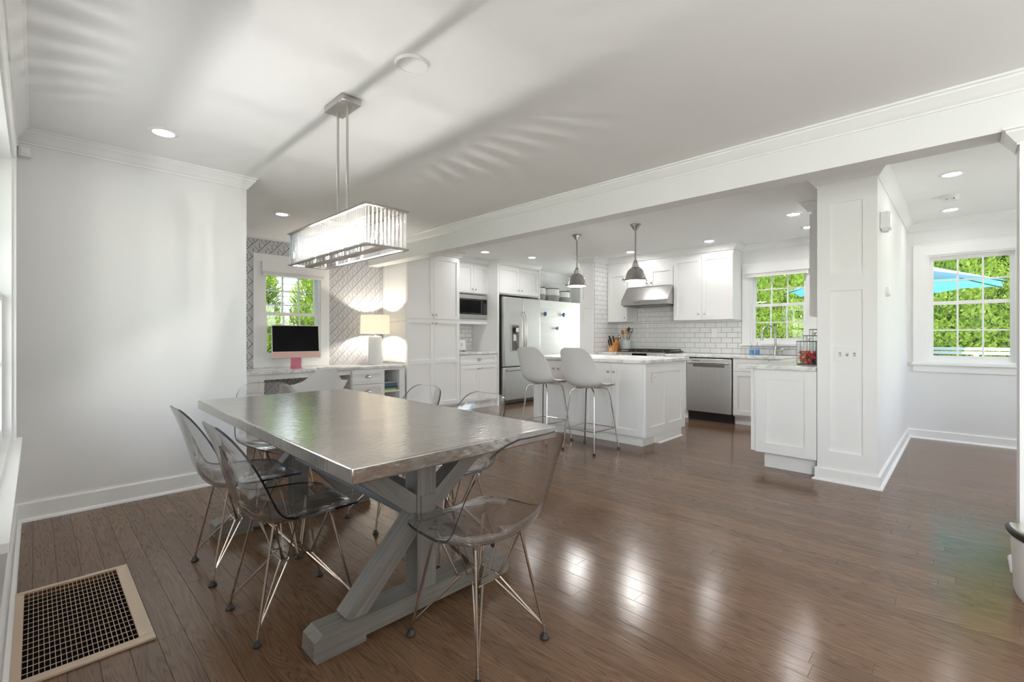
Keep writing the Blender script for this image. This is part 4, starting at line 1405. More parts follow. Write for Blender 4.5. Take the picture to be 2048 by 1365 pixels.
# ------------------------------------------------------------------ clear canisters with coloured balls
def canister(label, x, y, w, h, balls=False):
    c = thing('canister', label, 'canister', (x, y, .905), 'clear canisters on the peninsula')
    z0 = .9055
    t = .003
    m = MB()
    m.box(x - w / 2, x + w / 2, y - w / 2, y - w / 2 + t, z0 + .006, z0 + h); m.box(x - w / 2, x + w / 2, y + w / 2 - t, y + w / 2, z0 + .006, z0 + h)
    m.box(x - w / 2, x - w / 2 + t, y - w / 2, y + w / 2, z0 + .006, z0 + h); m.box(x + w / 2 - t, x + w / 2, y - w / 2, y + w / 2, z0 + .006, z0 + h)
    m.build('walls', 'jar', c)
    MB().box(x - w / 2, x + w / 2, y - w / 2, y + w / 2, z0, z0 + .006).build('base', 'black', c)
    s = .004
    for sx_ in (-1, 1):
        for sy_ in (-1, 1):
            MB().box(x + sx_ * (w / 2) - s / 2, x + sx_ * (w / 2) + s / 2, y + sy_ * (w / 2) - s / 2, y + sy_ * (w / 2) + s / 2, z0, z0 + h).build('corner_edge', 'acrylic_rim', c)
    ld = MB().box(x - w / 2 - .002, x + w / 2 + .002, y - w / 2 - .002, y + w / 2 + .002, z0 + h, z0 + h + .007).build('lid', 'black', c)
    MB().lathe([(0, 0), (.008, 0), (.008, .02), (.022, .022), (.022, .028), (0, .028)], (x, y, z0 + h + .007), 14).build('lid_knob', 'nickel', ld, smooth='auto')
    return c
canister('nearest clear canister full of coloured balls beside the column', 4.765, .985, .145, .20)
canister('middle empty clear canister behind the ball-filled one', 5.02, .99, .145, .25)
canister('farthest clear canister of three on the peninsula', 5.25, .985, .15, .31)
BC = {'red': (.62, .03, .03), 'orange': (.80, .16, .03), 'dark purple': (.06, .02, .06), 'dark green': (.04, .10, .03), 'yellow': (.75, .55, .05), 'dark grey': (.05, .05, .06)}
for k, c in BC.items():
    MT['ball_' + k] = plain('ball_' + k.replace(' ', '_'), c, .25)
br = .0135
bmesh_shared = {}
for k in BC:
    me = MB().lathe([(0, -br)] + [(br * math.cos(t), br * math.sin(t)) for t in [math.pi * (-.5 + j / 8) for j in range(1, 8)]] + [(0, br)], n=12).mesh('candy_ball', [MT['ball_' + k]], smooth=True)
    bmesh_shared[k] = me
rs = random.Random(3)
for layer in range(5):
    n_ = 5 if layer % 2 == 0 else 4
    for i in range(n_):
        for j in range(n_):
            if layer == 4 and rs.random() < .45:
                continue
            # only the outer balls of the pile show
            if 0 < i < n_ - 1 and 0 < j < n_ - 1 and layer < 3:
                continue
            if layer == 0:
                k = rs.choice(['dark grey', 'dark purple', 'dark green', 'yellow', 'red'])
            else:
                k = rs.choice(['red', 'red', 'red', 'orange', 'red', 'dark purple', 'orange', 'dark green', 'dark grey', 'red'])
            o0 = -.0725 + .003 + br + .0008 + (0 if layer % 2 == 0 else br)
            px = 4.765 + o0 + i * (br * 2 + .0006) + rs.uniform(0, .0005)
            py = .985 + o0 + j * (br * 2 + .0006) + rs.uniform(0, .0005)
            pz = .9117 + br + layer * (br * 1.62)
            o = share('candy_ball', bmesh_shared[k], None, (px, py, pz))
            tag(o, '%s ball among the coloured balls in the nearest clear canister' % k, 'ball', '%s balls in the canister' % k)

# ------------------------------------------------------------------ bar stools / shells
def catmull(pts, n):
    out = []
    k = len(pts)
    for i in range(n):
        t = i / (n - 1) * (k - 1)
        j = min(int(t), k - 2); f = t - j
        p0, p1, p2, p3 = pts[max(j - 1, 0)], pts[j], pts[j + 1], pts[min(j + 2, k - 1)]
        out.append(tuple(.5 * (2 * b + (c - a) * f + (2 * a - 5 * b + 4 * c - d) * f * f + (3 * b - a - 3 * c + d) * f ** 3) for a, b, c, d in zip(p0, p1, p2, p3)))
    return out
# (x forward, z up, half width, edge lift)
SIDE = [(.236, .402, .085, .000), (.224, .424, .150, .002), (.188, .437, .193, .006), (.11, .434, .222, .018), (.02, .422, .234, .034), (-.07, .411, .238, .050), (-.14, .420, .238, .062),
        (-.190, .458, .236, .068), (-.218, .52, .232, .066), (-.240, .60, .224, .057), (-.262, .68, .210, .042), (-.284, .75, .188, .024), (-.300, .795, .152, .010), (-.308, .816, .092, .003)]
# (x forward, z up, half width, edge shift forward, edge shift up)
ARM = [(.235, .415, .17, 0, 0), (.20, .434, .25, 0, .02), (.10, .434, .31, 0, .115), (.0, .425, .35, 0, .215), (-.09, .418, .36, 0, .24), (-.16, .43, .345, .02, .225),
       (-.205, .475, .315, .055, .182), (-.228, .545, .27, .07, .12), (-.248, .63, .225, .06, .055), (-.268, .705, .18, .04, .02), (-.282, .765, .135, .02, .008), (-.290, .797, .095, .008, .002), (-.294, .812, .05, 0, 0)]
def shell_mesh(ctrl, mats, dz=0.0, th=.0065, nr=34, nc=17):
    rows = catmull(ctrl, nr)
    vs = []; fs = []
    for i, row_ in enumerate(rows):
        x, z, w = row_[:3]
        a = rows[max(i - 1, 0)]; b = rows[min(i + 1, nr - 1)]
        tx, tz = b[0] - a[0], b[1] - a[1]
        L = math.hypot(tx, tz) or 1
        nx, nz = tz / L, -tx / L      # towards the sitter
        for j in range(nc):
            t = -1 + 2 * j / (nc - 1)
            q = abs(t) ** 2.4
            ex, ez = (nx * row_[3], nz * row_[3]) if len(row_) == 4 else row_[3:5]
            vs.append((x + ex * q, w * t, z + ez * q + dz))
    for i in range(nr - 1):
        for j in range(nc - 1):
            k = i * nc + j
            fs.append((k, k + 1, k + nc + 1, k + nc))
    # solidify by hand (inner + outer skin, rim in second material)
    me0 = bpy.data.meshes.new('t'); me0.from_pydata(vs, [], fs); me0.update()
    nrm = [v.normal.copy() for v in me0.vertices]
    bpy.data.meshes.remove(me0)
    N = len(vs)
    mb = MB()
    V = [tuple(Vector(p) + n * th / 2) for p, n in zip(vs, nrm)] + [tuple(Vector(p) - n * th / 2) for p, n in zip(vs, nrm)]
    F = list(fs) + [tuple(i + N for i in f)[::-1] for f in fs]
    loop = [j for j in range(nc)] + [i * nc + nc - 1 for i in range(1, nr)] + [(nr - 1) * nc + j for j in range(nc - 2, -1, -1)] + [i * nc for i in range(nr - 2, 0, -1)]
    RF = [(loop[i], loop[(i + 1) % len(loop)], loop[(i + 1) % len(loop)] + N, loop[i] + N) for i in range(len(loop))]
    mb.add(V, F, 0)
    mb.f += RF; mb.m += [1 if len(mats) > 1 else 0] * len(RF)
    return mb.mesh('shell', [MT[k] for k in mats], smooth='auto')

def wire_chair():
    root = thing('dining_chair', '', 'chair', (0, 0, 0), 'clear dining chairs with wire legs')
    o = share('shell', shell_mesh(SIDE, ['acrylic', 'acrylic_rim'], th=.0085)); o.parent = root
    feet = [(.19, .175), (.19, -.175), (-.19, .17), (-.19, -.17)]
    mount = [(.105, .125), (.105, -.125), (-.115, .115), (-.115, -.115)]
    zc_ = .235
    cage = [(.055, .052), (.055, -.052), (-.055, .052), (-.055, -.052)]
    for i in range(4):
        fx, fy = feet[i]; mx_, my_ = mount[i]; cx_, cy_ = cage[i]
        m = MB()
        F0 = Vector((fx, fy, .022)); F1 = Vector((fx * .985, fy * .985, .05))
        m.tube([F0, (mx_, my_, .418 if mx_ > 0 else .405)], .0052, 8)
        sx_ = 1 if fx > 0 else -1; sy_ = 1 if fy > 0 else -1
        a_ = Vector((cx_ + sx_ * .006, cy_ - sy_ * .02, zc_ - .006)); b_ = Vector((cx_ - sx_ * .02, cy_ + sy_ * .006, zc_ + .006))
        m.tube([F1, a_], .0038, 6); m.tube([F1, b_], .0038, 6)
        m.build('leg', 'wire', root, smooth='auto', local=True)
        m = MB().lathe([(0, 0), (.017, 0), (.018, .006), (.012, .012), (.008, .024), (0, .026)], (fx, fy, 0), 12)
        m.build('glide', 'rubber', root, smooth='auto', local=True)
    m = MB()
    for s in (-1, 1):
        m.tube([(mount[0][0], s * .125, .418), (.055, s * .058, zc_ + .006), (-.055, s * .058, zc_ + .006), (mount[2][0], s * .115, .405)], .0038, 6)
        m.tube([(s * .105, .115, .41), (s * .060, .052, zc_ - .004), (s * .060, -.052, zc_ - .004), (s * .105, -.115, .41)], .0038, 6)
        m.tube([(s * .02, .10, .41), (s * .028, .03, zc_ + .002), (s * .028, -.03, zc_ + .002), (s * .02, -.10, .41)], .003, 6)
    m.build('wire_brace', 'wire', root, smooth='auto', local=True)
    return root
CH = [((.765, 2.05), 0, 'clear acrylic dining chair nearest the floor vent on the left table side'),
      ((.762, 2.655), 0, 'clear acrylic dining chair farther along the left table side'),
      ((1.185, 1.335), 90, 'clear acrylic dining chair closest to the camera at the near table end'),
      ((1.575, 2.03), 180, 'clear acrylic dining chair nearer of two on the kitchen table side'),
      ((1.575, 2.63), 180, 'clear acrylic dining chair farther of two on the kitchen table side'),
      ((1.17, 3.36), -90, 'clear acrylic dining chair at the far table end by the plain wall')]
c0 = wire_chair()
chairs = [c0] + [copy_tree(c0) for _ in CH[1:]]
for c, ((x, y), a_, lab) in zip(chairs, CH):
    c.location = (x, y, 0); c.rotation_euler = (0, 0, math.radians(a_)); c['label'] = lab

def stool():
    root = thing('bar_stool', '', 'stool', (0, 0, 0), 'white bar stools at the island')
    o = share('shell', shell_mesh([(a_, b_, c_ * .93, d_) for a_, b_, c_, d_ in SIDE], ['shell_white'], dz=.225, th=.008)); o.parent = root
    feet = [(.205, .21), (.205, -.21), (-.205, .19), (-.205, -.19)]
    for fx, fy in feet:
        sx_ = 1 if fx > 0 else -1; sy_ = 1 if fy > 0 else -1
        pts = [(fx, fy, .012), (sx_ * .145, sy_ * .150, .55), (sx_ * .137, sy_ * .140, .595), (sx_ * .12, sy_ * .12, .618), (sx_ * .09, sy_ * .09, .628), (sx_ * .02, sy_ * .03, .630)]
        MB().tube(pts, .0078, 10).build('leg', 'chrome', root, smooth='auto', local=True)
        MB().lathe([(0, 0), (.015, 0), (.016, .008), (.012, .022), (0, .022)], (fx, fy, 0), 12).build('glide', 'rubber', root, smooth='auto', local=True)
    k = .22
    q = [(f[0] * .90 + 0, f[1] * .90, k) for f in (feet[0], feet[1], feet[3], feet[2])]
    MB().tube(q, .0055, 8, closed=True).build('footrest', 'chrome', root, smooth='auto', local=True)
    return root
s0 = stool()
s0.location = (3.965, 2.745, 0); s0['label'] = 'white shell bar stool nearer the island corner'
s1 = copy_tree(s0); s1.location = (3.965, 3.345, 0); s1['label'] = 'white shell bar stool farther along, towards the refrigerator'

dc = thing('desk_chair', 'white moulded armchair with rounded back pulled up to the desk', 'chair', (0, 0, 0))
o = share('shell', shell_mesh(ARM, ['shell_white'], th=.008)); o.parent = dc
for fx, fy in ((.22, .22), (.22, -.22), (-.22, .22), (-.22, -.22)):
    MB().tube([(fx, fy, .0), (fx * .62, fy * .62, .395)], [.010, .014], 8).build('leg', 'bamboo', dc, smooth='auto', local=True)
m = MB().tube([(.136, .136, .392), (-.136, -.136, .392)], .006, 6); m.tube([(-.136, .136, .392), (.136, -.136, .392)], .006, 6); m.build('brace', 'rubber', dc, local=True)
dc.location = (2.12, 5.12, 0); dc.rotation_euler = (0, 0, math.radians(98))

# ------------------------------------------------------------------ dining table
tbx, tby, trot = 1.165, 2.365, math.radians(-1.2)
tt = thing('dining_table', 'long trestle dining table with hammered zinc top and grey-washed wood base', 'table', (0, 0, 0))
HW, HL, ZT = .478, 1.055, .752
MB().cbox(-HW, HW, -HL, HL, ZT - .052, ZT, .005).build('tabletop', 'zinc', tt, smooth='auto', local=True)
for s in (-1, 1):
    yc = s * .70
    # foot with arched underside and rounded ends
    L = .475
    poly = [(-L, .02), (-L + .012, .0), (-L + .20, .0), (-L + .20, .022), (L - .20, .022), (L - .20, 0), (L - .012, 0), (L, .02), (L - .005, .075), (L - .035, .095), (-L + .035, .095), (-L + .005, .075)]
    MB().prism(poly, lambda p, q, a: (p, a, q), yc - .052, yc + .052).build('foot_beam', 'gw_x', tt, local=True)
    MB().box(-.046, .046, yc - .046, yc + .046, .095, ZT - .085).build('post', 'gw_z', tt, local=True)
    MB().box(-.36, .36, yc - .045, yc + .045, ZT - .085, ZT - .052).build('top_cleat', 'gw_x', tt, local=True)
    for d_ in (-1, 1):
        def brace(xa, za, xb, zb, w=.076):
            dx, dz_ = xb - xa, zb - za
            LL = math.hypot(dx, dz_); nx, nz = -dz_ / LL * w / 2, dx / LL * w / 2
            poly = [(d_ * (xa + nx), za + nz), (d_ * (xb + nx), zb + nz), (d_ * (xb - nx), zb - nz), (d_ * (xa - nx), za - nz)]
            return MB().prism(poly, lambda p, q, a: (p, a, q), yc - .040, yc + .040)
        brace(.03, .40, .325, .085, .072).build('lower_brace', 'gw_p' if d_ > 0 else 'gw_n', tt, local=True)
        brace(.03, .435, .325, ZT - .09, .072).build('upper_brace', 'gw_n' if d_ > 0 else 'gw_p', tt, local=True)
MB().box(-.034, .034, -.70 + .046, .70 - .046, .375, .495).build('stretcher', 'gw_y', tt, local=True)
for s in (-1, 1):
    MB().box(-.030, .030, s * .746, s * .752, .385, .485).build('tenon', 'gw_x', tt, local=True)
tt.location = (tbx, tby, 0); tt.rotation_euler = (0, 0, trot)

# ------------------------------------------------------------------ chandelier
CX_, CY_ = 1.185, 2.46
ch = thing('chandelier', 'rectangular chandelier of clear crystal rods hanging over the dining table', 'chandelier', (CX_, CY_, ZC))
z0c, z1c = 1.58, 1.775
hw, hl = .108, .465
def frame(z, h, w):
    m = MB()
    m.box(CX_ - hw - w / 2, CX_ - hw + w / 2, CY_ - hl - w / 2, CY_ + hl + w / 2, z, z + h); m.box(CX_ + hw - w / 2, CX_ + hw + w / 2, CY_ - hl - w / 2, CY_ + hl + w / 2, z, z + h)
    m.box(CX_ - hw + w / 2, CX_ + hw - w / 2, CY_ - hl - w / 2, CY_ - hl + w / 2, z, z + h); m.box(CX_ - hw + w / 2, CX_ + hw - w / 2, CY_ + hl - w / 2, CY_ + hl + w / 2, z, z + h)
    return m
frame(z1c - .006, .008, .022).build('top_frame', 'bronze', ch)
frame(z0c, .008, .020).build('bottom_frame', 'bronze', ch)
m = MB().box(CX_ - .004, CX_ + .004, CY_ - hl, CY_ + hl, z1c - .012, z1c - .004)
for y in (-.055, .055): m.box(CX_ - hw, CX_ + hw, CY_ + y - .008, CY_ + y + .008, z1c - .012, z1c - .004)
m.build('top_bar', 'bronze', ch)
MB().box(CX_ - .022, CX_ + .022, CY_ - hl, CY_ + hl, z0c + .001, z0c + .010).build('lamp_bar', 'bronze', ch)
rod = MB().lathe([(0, 0), (.0062, .002), (.0062, z1c - z0c - .02), (0, z1c - z0c - .018)], n=8).mesh('crystal_rod', [MT['crystal']], smooth='auto')
n1, n2 = 46, 10
for k in range(n1):
    y = CY_ - hl + (k + .5) * 2 * hl / n1
    for s in (-1, 1):
        share('crystal_rod', rod, ch, (CX_ + s * hw, y, z0c + .009))
for k in range(n2):
    x = CX_ - hw + (k + .5) * 2 * hw / n2
    for s in (-1, 1):
        share('crystal_rod', rod, ch, (x, CY_ + s * hl, z0c + .009))
for y in (-.36, -.18, 0, .18, .36):
    sk_ = MB().lathe([(0, 0), (.013, 0), (.013, .045), (0, .045)], (CX_, CY_ + y, z0c + .010), 12).build('socket', 'chrome', ch, smooth='auto')
    MB().lathe([(0, 0), (.003, .003), (.0042, .02), (.003, .037), (0, .04)], (CX_, CY_ + y, z0c + .056), 12).build('bulb', 'bulb', sk_, smooth=True)
for y in (-.056, .056):
    MB().tube([(CX_, CY_ + y, z1c - .004), (CX_, CY_ + y, ZC - .03)], .0065, 10).build('hanging_rod', 'nickel', ch, smooth='auto')
MB().cbox(CX_ - .055, CX_ + .055, CY_ - .11, CY_ + .11, ZC - .034, ZC - .0005, .003).build('canopy', 'nickel', ch, smooth='auto')

# ------------------------------------------------------------------ pendants
def pendant(x, y, label):
    p = thing('pendant_lamp', label, 'pendant lamp', (x, y, ZC), 'pendant lamps over the island')
    c = (x, y, 0)
    MB().lathe([(0, ZC), (.062, ZC), (.062, ZC - .012), (.052, ZC - .02), (.03, ZC - .055), (.014, ZC - .07), (0, ZC - .07)], c, 28).build('canopy', 'steel_p', p, smooth='auto')
    MB().tube([(x, y, ZC - .06), (x, y, 2.02)], .009, 10).build('stem', 'steel_p', p, smooth='auto')
    MB().lathe([(0, 2.03), (.018, 2.03), (.026, 2.015), (.026, 1.995), (.036, 1.99), (.036, 1.965), (.045, 1.96), (.045, 1.945), (.03, 1.935), (0, 1.935)], c, 24).build('neck', 'chrome', p, smooth='auto')
    MB().lathe([(.035, 1.945), (.062, 1.935), (.088, 1.905), (.106, 1.865), (.117, 1.815), (.122, 1.80), (.130, 1.797), (.130, 1.790), (.119, 1.790), (.113, 1.815), (.100, 1.862), (.082, 1.90), (.058, 1.928), (.035, 1.938)], c, 36).build('shade', 'steel_p', p, smooth='auto')
    for k in range(3):
        th = math.radians(15 + 120 * k)
        d_ = Vector((math.cos(th), math.sin(th), 0))
        a_ = Vector((x, y, 1.808)) + d_ * .118
        m = MB().tube([a_, a_ + d_ * .035], .006, 8); m.tube([a_ + d_ * .03 + Vector((0, 0, -.018)), a_ + d_ * .03 + Vector((0, 0, .014))], .007, 8)
        m.build('clamp_screw', 'chrome', p, smooth='auto')
    MB().lathe([(0, 1.782), (.07, 1.784), (.105, 1.791), (.112, 1.797), (0, 1.80)], c, 28).build('diffuser', 'pend_glow', p, smooth='auto')
pendant(4.79, 3.515, 'dome pendant lamp nearer the refrigerator over the island')
pendant(4.805, 2.70, 'dome pendant lamp nearer the range hood over the island')

# ------------------------------------------------------------------ ceiling fittings
DLP = [((.565, 3.61), 'recessed downlight above the plain left wall'), ((1.807, 5.125), 'recessed downlight in the desk alcove ceiling'),
       ((5.054, .068), 'nearer of two recessed downlights in the hall ceiling'), ((6.461, .098), 'farther of two recessed downlights in the hall ceiling'),
       ((5.549, 1.281), 'recessed downlight above the peninsula'), ((6.332, 1.303), 'recessed downlight nearest the sink window'),
       ((6.318, 2.455), 'recessed downlight in front of the large upper cabinet'), ((6.304, 3.627), 'recessed downlight in front of the range hood'),
       ((4.764, 5.209), 'recessed downlight in front of the microwave'), ((5.626, 5.023), 'recessed downlight in front of the refrigerator'),
       ((.6, -.9), 'added unseen downlight near the rear wall, for fill light'), ((2.5, -1.2), 'added unseen downlight by the right post, for fill light')]  # these two are added out of view as fill light
dl = thing('recessed_downlight', '', 'downlight', (0, 0, 0), 'recessed downlights')
MB().lathe([(.052, -.004), (.058, -.009), (.078, -.005), (.082, -.0005), (.052, -.0005), (.052, -.004)], n=32).build('trim_ring', 'trim', dl, smooth='auto', local=True)
MB().lathe([(0, -.003), (.052, -.003), (.052, -.0015), (0, -.0015)], n=28).build('lens', 'down_dining', dl, local=True)
dls = [dl] + [copy_tree(dl) for _ in DLP[1:]]
for o, ((x, y), lab) in zip(dls, DLP):
    o.location = (x, y, ZC); o['label'] = lab
    if x > XB1:
        for c in o.children:
            if c.name.startswith('lens'):
                c.data = c.data.copy()
                c.data.materials[0] = MT['down_hall' if y < .4 else 'down_kitchen']
sp = thing('ceiling_speaker', 'round flush white ceiling cover near the chandelier', 'ceiling cover', (1.243, 1.869, ZC))
MB().lathe([(.062, -.010), (.074, -.012), (.080, -.006), (.082, -.0005), (.062, -.0005), (.062, -.010)], (1.243, 1.869, ZC), 36).build('rim', 'trim', sp, smooth='auto')
MB().lathe([(0, -.007), (.062, -.007), (.062, -.0005), (0, -.0005)], (1.243, 1.869, ZC), 32).build('grille', 'ceiling', sp, smooth='auto')
sd = thing('smoke_detector', 'white smoke detector between the two hall downlights', 'smoke detector', (5.84, .092, ZC))
MB().lathe([(0, -.045), (.05, -.044), (.06, -.035), (.066, -.02), (.072, -.02), (.072, -.0005), (0, -.0005)], (5.84, .092, ZC), 28).build('housing', 'white_plastic', sd, smooth='auto')
m = MB()
for k in range(4): m.box(5.785, 5.79, .06 + k * .016, .07 + k * .016, ZC - .040, ZC - .030)
m.build('vent_slots', 'black', sd)
# wall fittings on the hall face
dcm = thing('door_chime', 'white door chime box high on the partition beside the column', 'door chime', (4.62, YC0, 2.05))
MB().cbox(4.55, 4.70, YC0 - .055, YC0 - .0005, 1.985, 2.115, .006).build('case', 'white_plastic', dcm, smooth='auto')
MB().cbox(4.565, 4.685, YC0 - .062, YC0 - .055, 1.99, 2.11, .002).build('cover', 'trim', dcm, smooth='auto')
m = MB()
for k in range(4): m.box(4.57 + .03 * k, 4.585 + .03 * k, YC0 - .045, YC0 - .01, 1.97, 1.986)
m.build('chime_slots', 'rope_white', dcm)
th_ = thing('thermostat', 'small round white thermostat on the partition in the hall', 'thermostat', (4.93, YC0, 1.52))
fn = lambda a, b, c: (4.93 + a, YC0 - c, 1.525 + b)
MB().lathe([(0, .0005), (.042, .0005), (.042, .02), (0, .02)], n=24, fn=fn).build('base', 'white_plastic', th_, smooth='auto')
MB().lathe([(0, .02), (.038, .02), (.040, .025), (.036, .034), (0, .036)], n=24, fn=fn).build('dial', 'trim', th_, smooth='auto')
ms = thing('motion_sensor', 'small white motion sensor in the upper corner of the plain wall', 'sensor', (-.055, YL, 2.30))
MB().cbox(XE + .018, XE + .075, YL - .045, YL - .0005, 2.262, 2.335, .008).build('case', 'white_plastic', ms, smooth='auto')
MB().cbox(XE + .028, XE + .066, YL - .049, YL - .045, 2.28, 2.315, .0015).build('lens', 'trim', ms, smooth='auto')

# ------------------------------------------------------------------ floor register
vt = thing('floor_vent', 'large tan metal floor vent with square grid by the left wall', 'floor vent', ((VX0 + VX1) / 2, (VY0 + VY1) / 2, 0))
m = MB()
fw = .042
def fbar(x0, x1, y0, y1): m.cbox(x0, x1, y0, y1, .0003, .011, .003)
fbar(VX0, VX1, VY0, VY0 + fw); fbar(VX0, VX1, VY1 - fw * .6, VY1); fbar(VX0, VX0 + fw * .8, VY0 + fw, VY1 - fw * .6); fbar(VX1 - fw * 1.1, VX1, VY0 + fw, VY1 - fw * .6)
m.build('frame', 'vent', vt, smooth='auto')
gx0, gx1, gy0, gy1 = VX0 + fw * .8, VX1 - fw * 1.1, VY0 + fw, VY1 - fw * .6
nbx, nby = 22, 17
longb = MB().box(-.0008, .0008, gy0, gy1, .001, .006).mesh('grid_bar', [MT['vent']])
for k in range(1, nbx):
    o = share('grid_bar', longb, vt, (gx0 + (gx1 - gx0) * k / nbx, 0, 0))
crossb = MB().box(gx0, gx1, -.0009, .0009, .0015, .004).mesh('cross_bar', [MT['vent']])
for k in range(1, nby):
    share('cross_bar', crossb, vt, (0, gy0 + (gy1 - gy0) * k / nby, 0))
m = MB()
m.box(ix0, ix1, iy0, iy1, -.20, -.19)
for x in (ix0, ix1 - .002): m.box(x, x + .002, iy0, iy1, -.19, -.02)
for y in (iy0, iy1 - .002): m.box(ix0, ix1, y, y + .002, -.19, -.02)
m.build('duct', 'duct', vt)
m = MB()
for k in range(7):
    y = iy0 + .06 + k * .1
    m.box(ix0 + .003, ix1 - .003, y, y + .004, -.10, -.05)
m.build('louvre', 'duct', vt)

# ------------------------------------------------------------------ bin by the right post
bn = thing('trash_bin', 'white round-ended trash bin with black rim at the right edge', 'bin', (3.12, -.26, 0))
bx, by = 3.10, -.285
prof = []
def dshape(r, hw_, z):
    pts = []
    for i in range(17):
        t = math.pi / 2 + math.pi * i / 16 - math.pi / 2
        pts.append((bx - hw_ * math.cos(math.pi * (i / 16 - .5)), by + r * math.sin(math.pi * (i / 16 - .5)), z))
    return pts
def loft(rings):
    m = MB(); n = len(rings[0])
    vs = [p for r in rings for p in r]
    fs = [tuple(range(n))[::-1], tuple(range((len(rings) - 1) * n, len(rings) * n))]
    for i in range(len(rings) - 1):
        for j in range(n):
            fs.append((i * n + j, i * n + (j + 1) % n, (i + 1) * n + (j + 1) % n, (i + 1) * n + j))
    return m.add(vs, fs)
loft([dshape(.12, .20, 0), dshape(.125, .205, .02), dshape(.135, .215, .27)]).build('bin_body', 'white_plastic', bn, smooth='auto')
loft([dshape(.145, .225, .27), dshape(.15, .23, .278), dshape(.15, .23, .292), dshape(.145, .225, .30)]).build('rim', 'black', bn, smooth='auto')
loft([dshape(.138, .218, .3005), dshape(.13, .21, .306)]).build('lid', 'chrome', bn, smooth='auto')

# ================================================================== OUTSIDE
m = MB().box(-30, 40, -30, 40, -.45, -.40)
tag(m.build('lawn', 'soil'), 'green lawn outside the house', kind='structure')
MT['bounce_grey'] = plain('bounce_slab_grey', (0.15, 0.145, 0.135), 0.8, var=0.15, vscale=4)
m = MB().box(-5.5, 10.2, -7.5, 7.9, -.399, -.38)
tag(m.build('bounce_slab', 'bounce_grey'), 'added unseen slab around the house for neutral bounce light', kind='structure')

def tree_mesh(seed, h, r, leaves):
    rr = random.Random(seed)
    core = MB()
    prof = [(0, 0.05)]
    for i in range(1, 13):
        t = i / 12
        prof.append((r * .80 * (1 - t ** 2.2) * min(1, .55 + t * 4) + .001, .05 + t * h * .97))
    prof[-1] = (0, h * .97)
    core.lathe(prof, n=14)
    fol = MB()
    vs = []; fs = []
    for i in range(leaves):
        t = rr.random() ** 1.15
        rad = r * (1 - t ** 2.2) * min(1, .6 + t * 4) * rr.uniform(.78, 1.06) + .03
        th = rr.uniform(0, 2 * math.pi)
        lump = 1 + .12 * math.sin(3 * th + seed) * math.sin(7 * t * 6 + th) + .06 * math.sin(9 * th + 15 * t)
        rad *= lump
        c = Vector((rad * math.cos(th), rad * math.sin(th), t * h))
        out = Vector((math.cos(th), math.sin(th), rr.uniform(.2, 1.2))).normalized()
        side = Vector((-math.sin(th), math.cos(th), rr.uniform(-.8, .8))).normalized()
        s = rr.uniform(.014, .036)
        up_ = (out * rr.uniform(.2, .9) + Vector((0, 0, 1)) * rr.uniform(-.2, .9) + side * rr.uniform(-.6, .6)).normalized()
        k = len(vs)
        vs += [tuple(c - side * s * .6), tuple(c + side * s * .6), tuple(c + side * s * .35 + up_ * s * 1.5 + out * s * .4), tuple(c - side * s * .35 + up_ * s * 1.6 + out * s * .3)]
        fs.append((k, k + 1, k + 2, k + 3))
    fol.add(vs, fs)
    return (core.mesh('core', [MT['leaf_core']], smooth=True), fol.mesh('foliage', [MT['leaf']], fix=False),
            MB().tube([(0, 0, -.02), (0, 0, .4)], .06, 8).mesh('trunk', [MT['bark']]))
TM = [tree_mesh(1, 4.2, .78, 42000), tree_mesh(2, 3.9, .82, 42000)]
def tree(x, y, k, label, s=1.0, rz=0.0):
    t = thing('arborvitae_tree', label, 'tree', (x, y, -.40), 'arborvitae trees outside')
    for nm, me in zip(('core', 'foliage', 'trunk'), TM[k]):
        o = bpy.data.objects.new(nm, me); COL.objects.link(o); o.parent = t
    t.scale = (s, s, s); t.rotation_euler = (0, 0, rz)
TR = [(12.3, -1.7), (12.2, -.85), (12.25, 0.05), (12.15, .9), (12.25, 1.75), (12.2, 2.6), (12.3, 3.45), (12.2, 4.3)]
ORD = ['first', 'second', 'third', 'fourth', 'fifth', 'sixth', 'seventh', 'eighth']
for i, (x, y) in enumerate(TR):
    tree(x, y, i % 2, '%s arborvitae from the right in the front hedge row outside the windows' % ORD[i], 1.0 + .12 * ((i * 7) % 5 - 2) / 2, i * 1.3)
for i, (x, y) in enumerate([(14.0, -1.9), (14.1, -.4), (14.0, 1.2), (14.0, 2.8), (14.2, 4.4)]):
    tree(x, y, (i + 1) % 2, '%s from the right of the taller arborvitae behind the hedge row' % ORD[i], 1.45, i * 2.1)
for i, (x, y, s) in enumerate(((2.46, 9.0, 1.0), (4.28, 9.2, 1.15), (5.25, 9.5, 1.15), (1.0, 9.3, 1.0))):
    tree(x, y, i % 2, ['green arborvitae at the left of the desk window view', 'large arborvitae in the middle of the desk window view', 'arborvitae at the right of the desk window view', 'arborvitae left of the desk window view, mostly hidden'][i], s, i * 1.7)

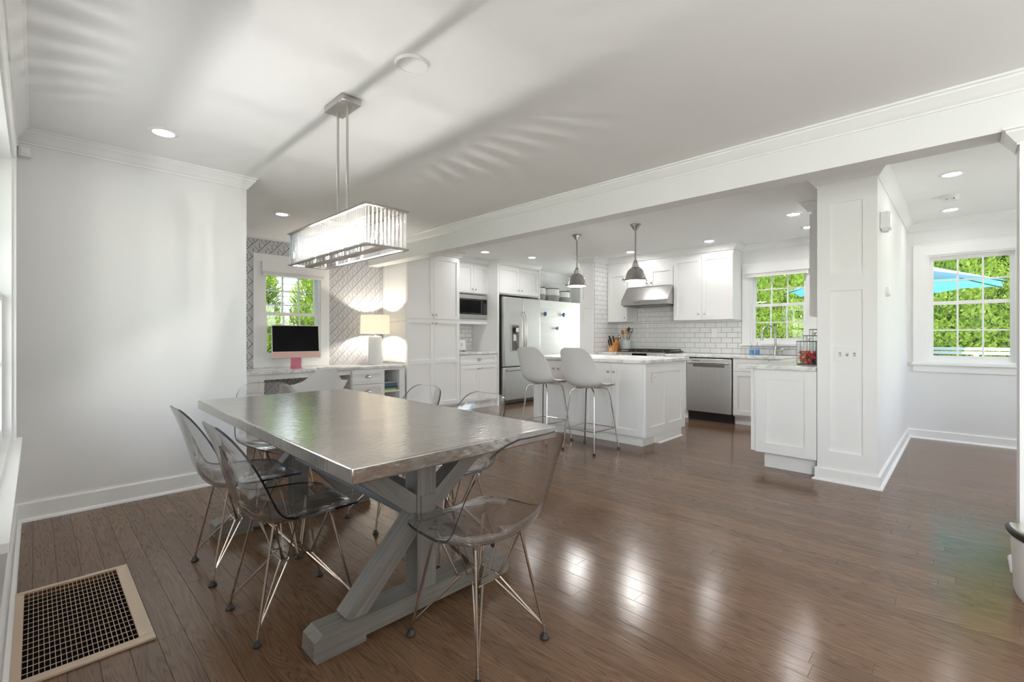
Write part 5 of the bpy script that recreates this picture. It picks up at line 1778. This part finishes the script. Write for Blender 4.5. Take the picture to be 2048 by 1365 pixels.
# white fence
fe = thing('garden_fence', 'white vinyl rail fence in front of the hedge', 'fence', (10.5, .5, -.4))
for z in (.93, .865):
    MB().box(10.48, 10.52, -4, 6, z, z + .048).build('rail', 'vinyl', fe)
MB().box(10.49, 10.51, -4, 6, .70, .73).build('rail', 'vinyl', fe)
pk = MB().box(-.03, .03, -.03, .03, -.4, .87).mesh('post', [MT['vinyl']])
for k in range(6):
    share('post', pk, fe, (10.5, -3.6 + k * 1.73, 0))

# umbrella
ux, uy, uz = 9.5, .90, 1.90
ub = thing('garden_umbrella', 'turquoise garden umbrella open outside the windows', 'umbrella', (ux, uy, -.4))
Ru = 1.42
m = MB()
N = 8
vs = [(ux, uy, uz + .50)]
for i in range(N):
    th = 2 * math.pi * (i + .0) / N + math.radians(-68)
    vs.append((ux + Ru * math.cos(th), uy + Ru * math.sin(th), uz))
for i in range(N):
    th = 2 * math.pi * (i + .5) / N + math.radians(-68)
    vs.append((ux + Ru * .90 * math.cos(th), uy + Ru * .90 * math.sin(th), uz + .03))
fs = []
for i in range(N):
    fs += [(0, 1 + i, 9 + i), (0, 9 + i, 1 + (i + 1) % N)]
k = len(vs)
vs2 = [(x, y, z - .012) for x, y, z in vs]
m.add(vs, fs)
m.build('canopy', 'umb', ub, fix=False)
MB().tube([(ux, uy, -.4), (ux, uy, uz + .55)], .024, 10).build('pole', 'nickel', ub)
for i in range(N):
    MB().tube([(ux, uy, uz + .46), tuple(Vector(vs[1 + i]) + Vector((0, 0, -.022)))], .008, 6).build('rib', 'steel_dark', ub)
MB().lathe([(0, 0), (.28, 0), (.28, .05), (.05, .10), (0, .10)], (ux, uy, -.4), 20).build('base', 'iron', ub)

# neighbour's house
nh = thing('neighbour_house', 'white clapboard house behind the trees outside the desk window', 'house', (5, 13.5, -.4))
MB().box(0, 10, 13.2, 17, -.4, 5.5).build('wall', 'siding', nh)
sb_ = MB().prism([(0, 0), (.024, 0), (.008, .17), (0, .17)], lambda p, q, a: (a, -p, q), 0, 10).mesh('siding_board', [MT['siding']])
for k in range(32):
    share('siding_board', sb_, nh, (0, 13.2, -.3 + k * .17))
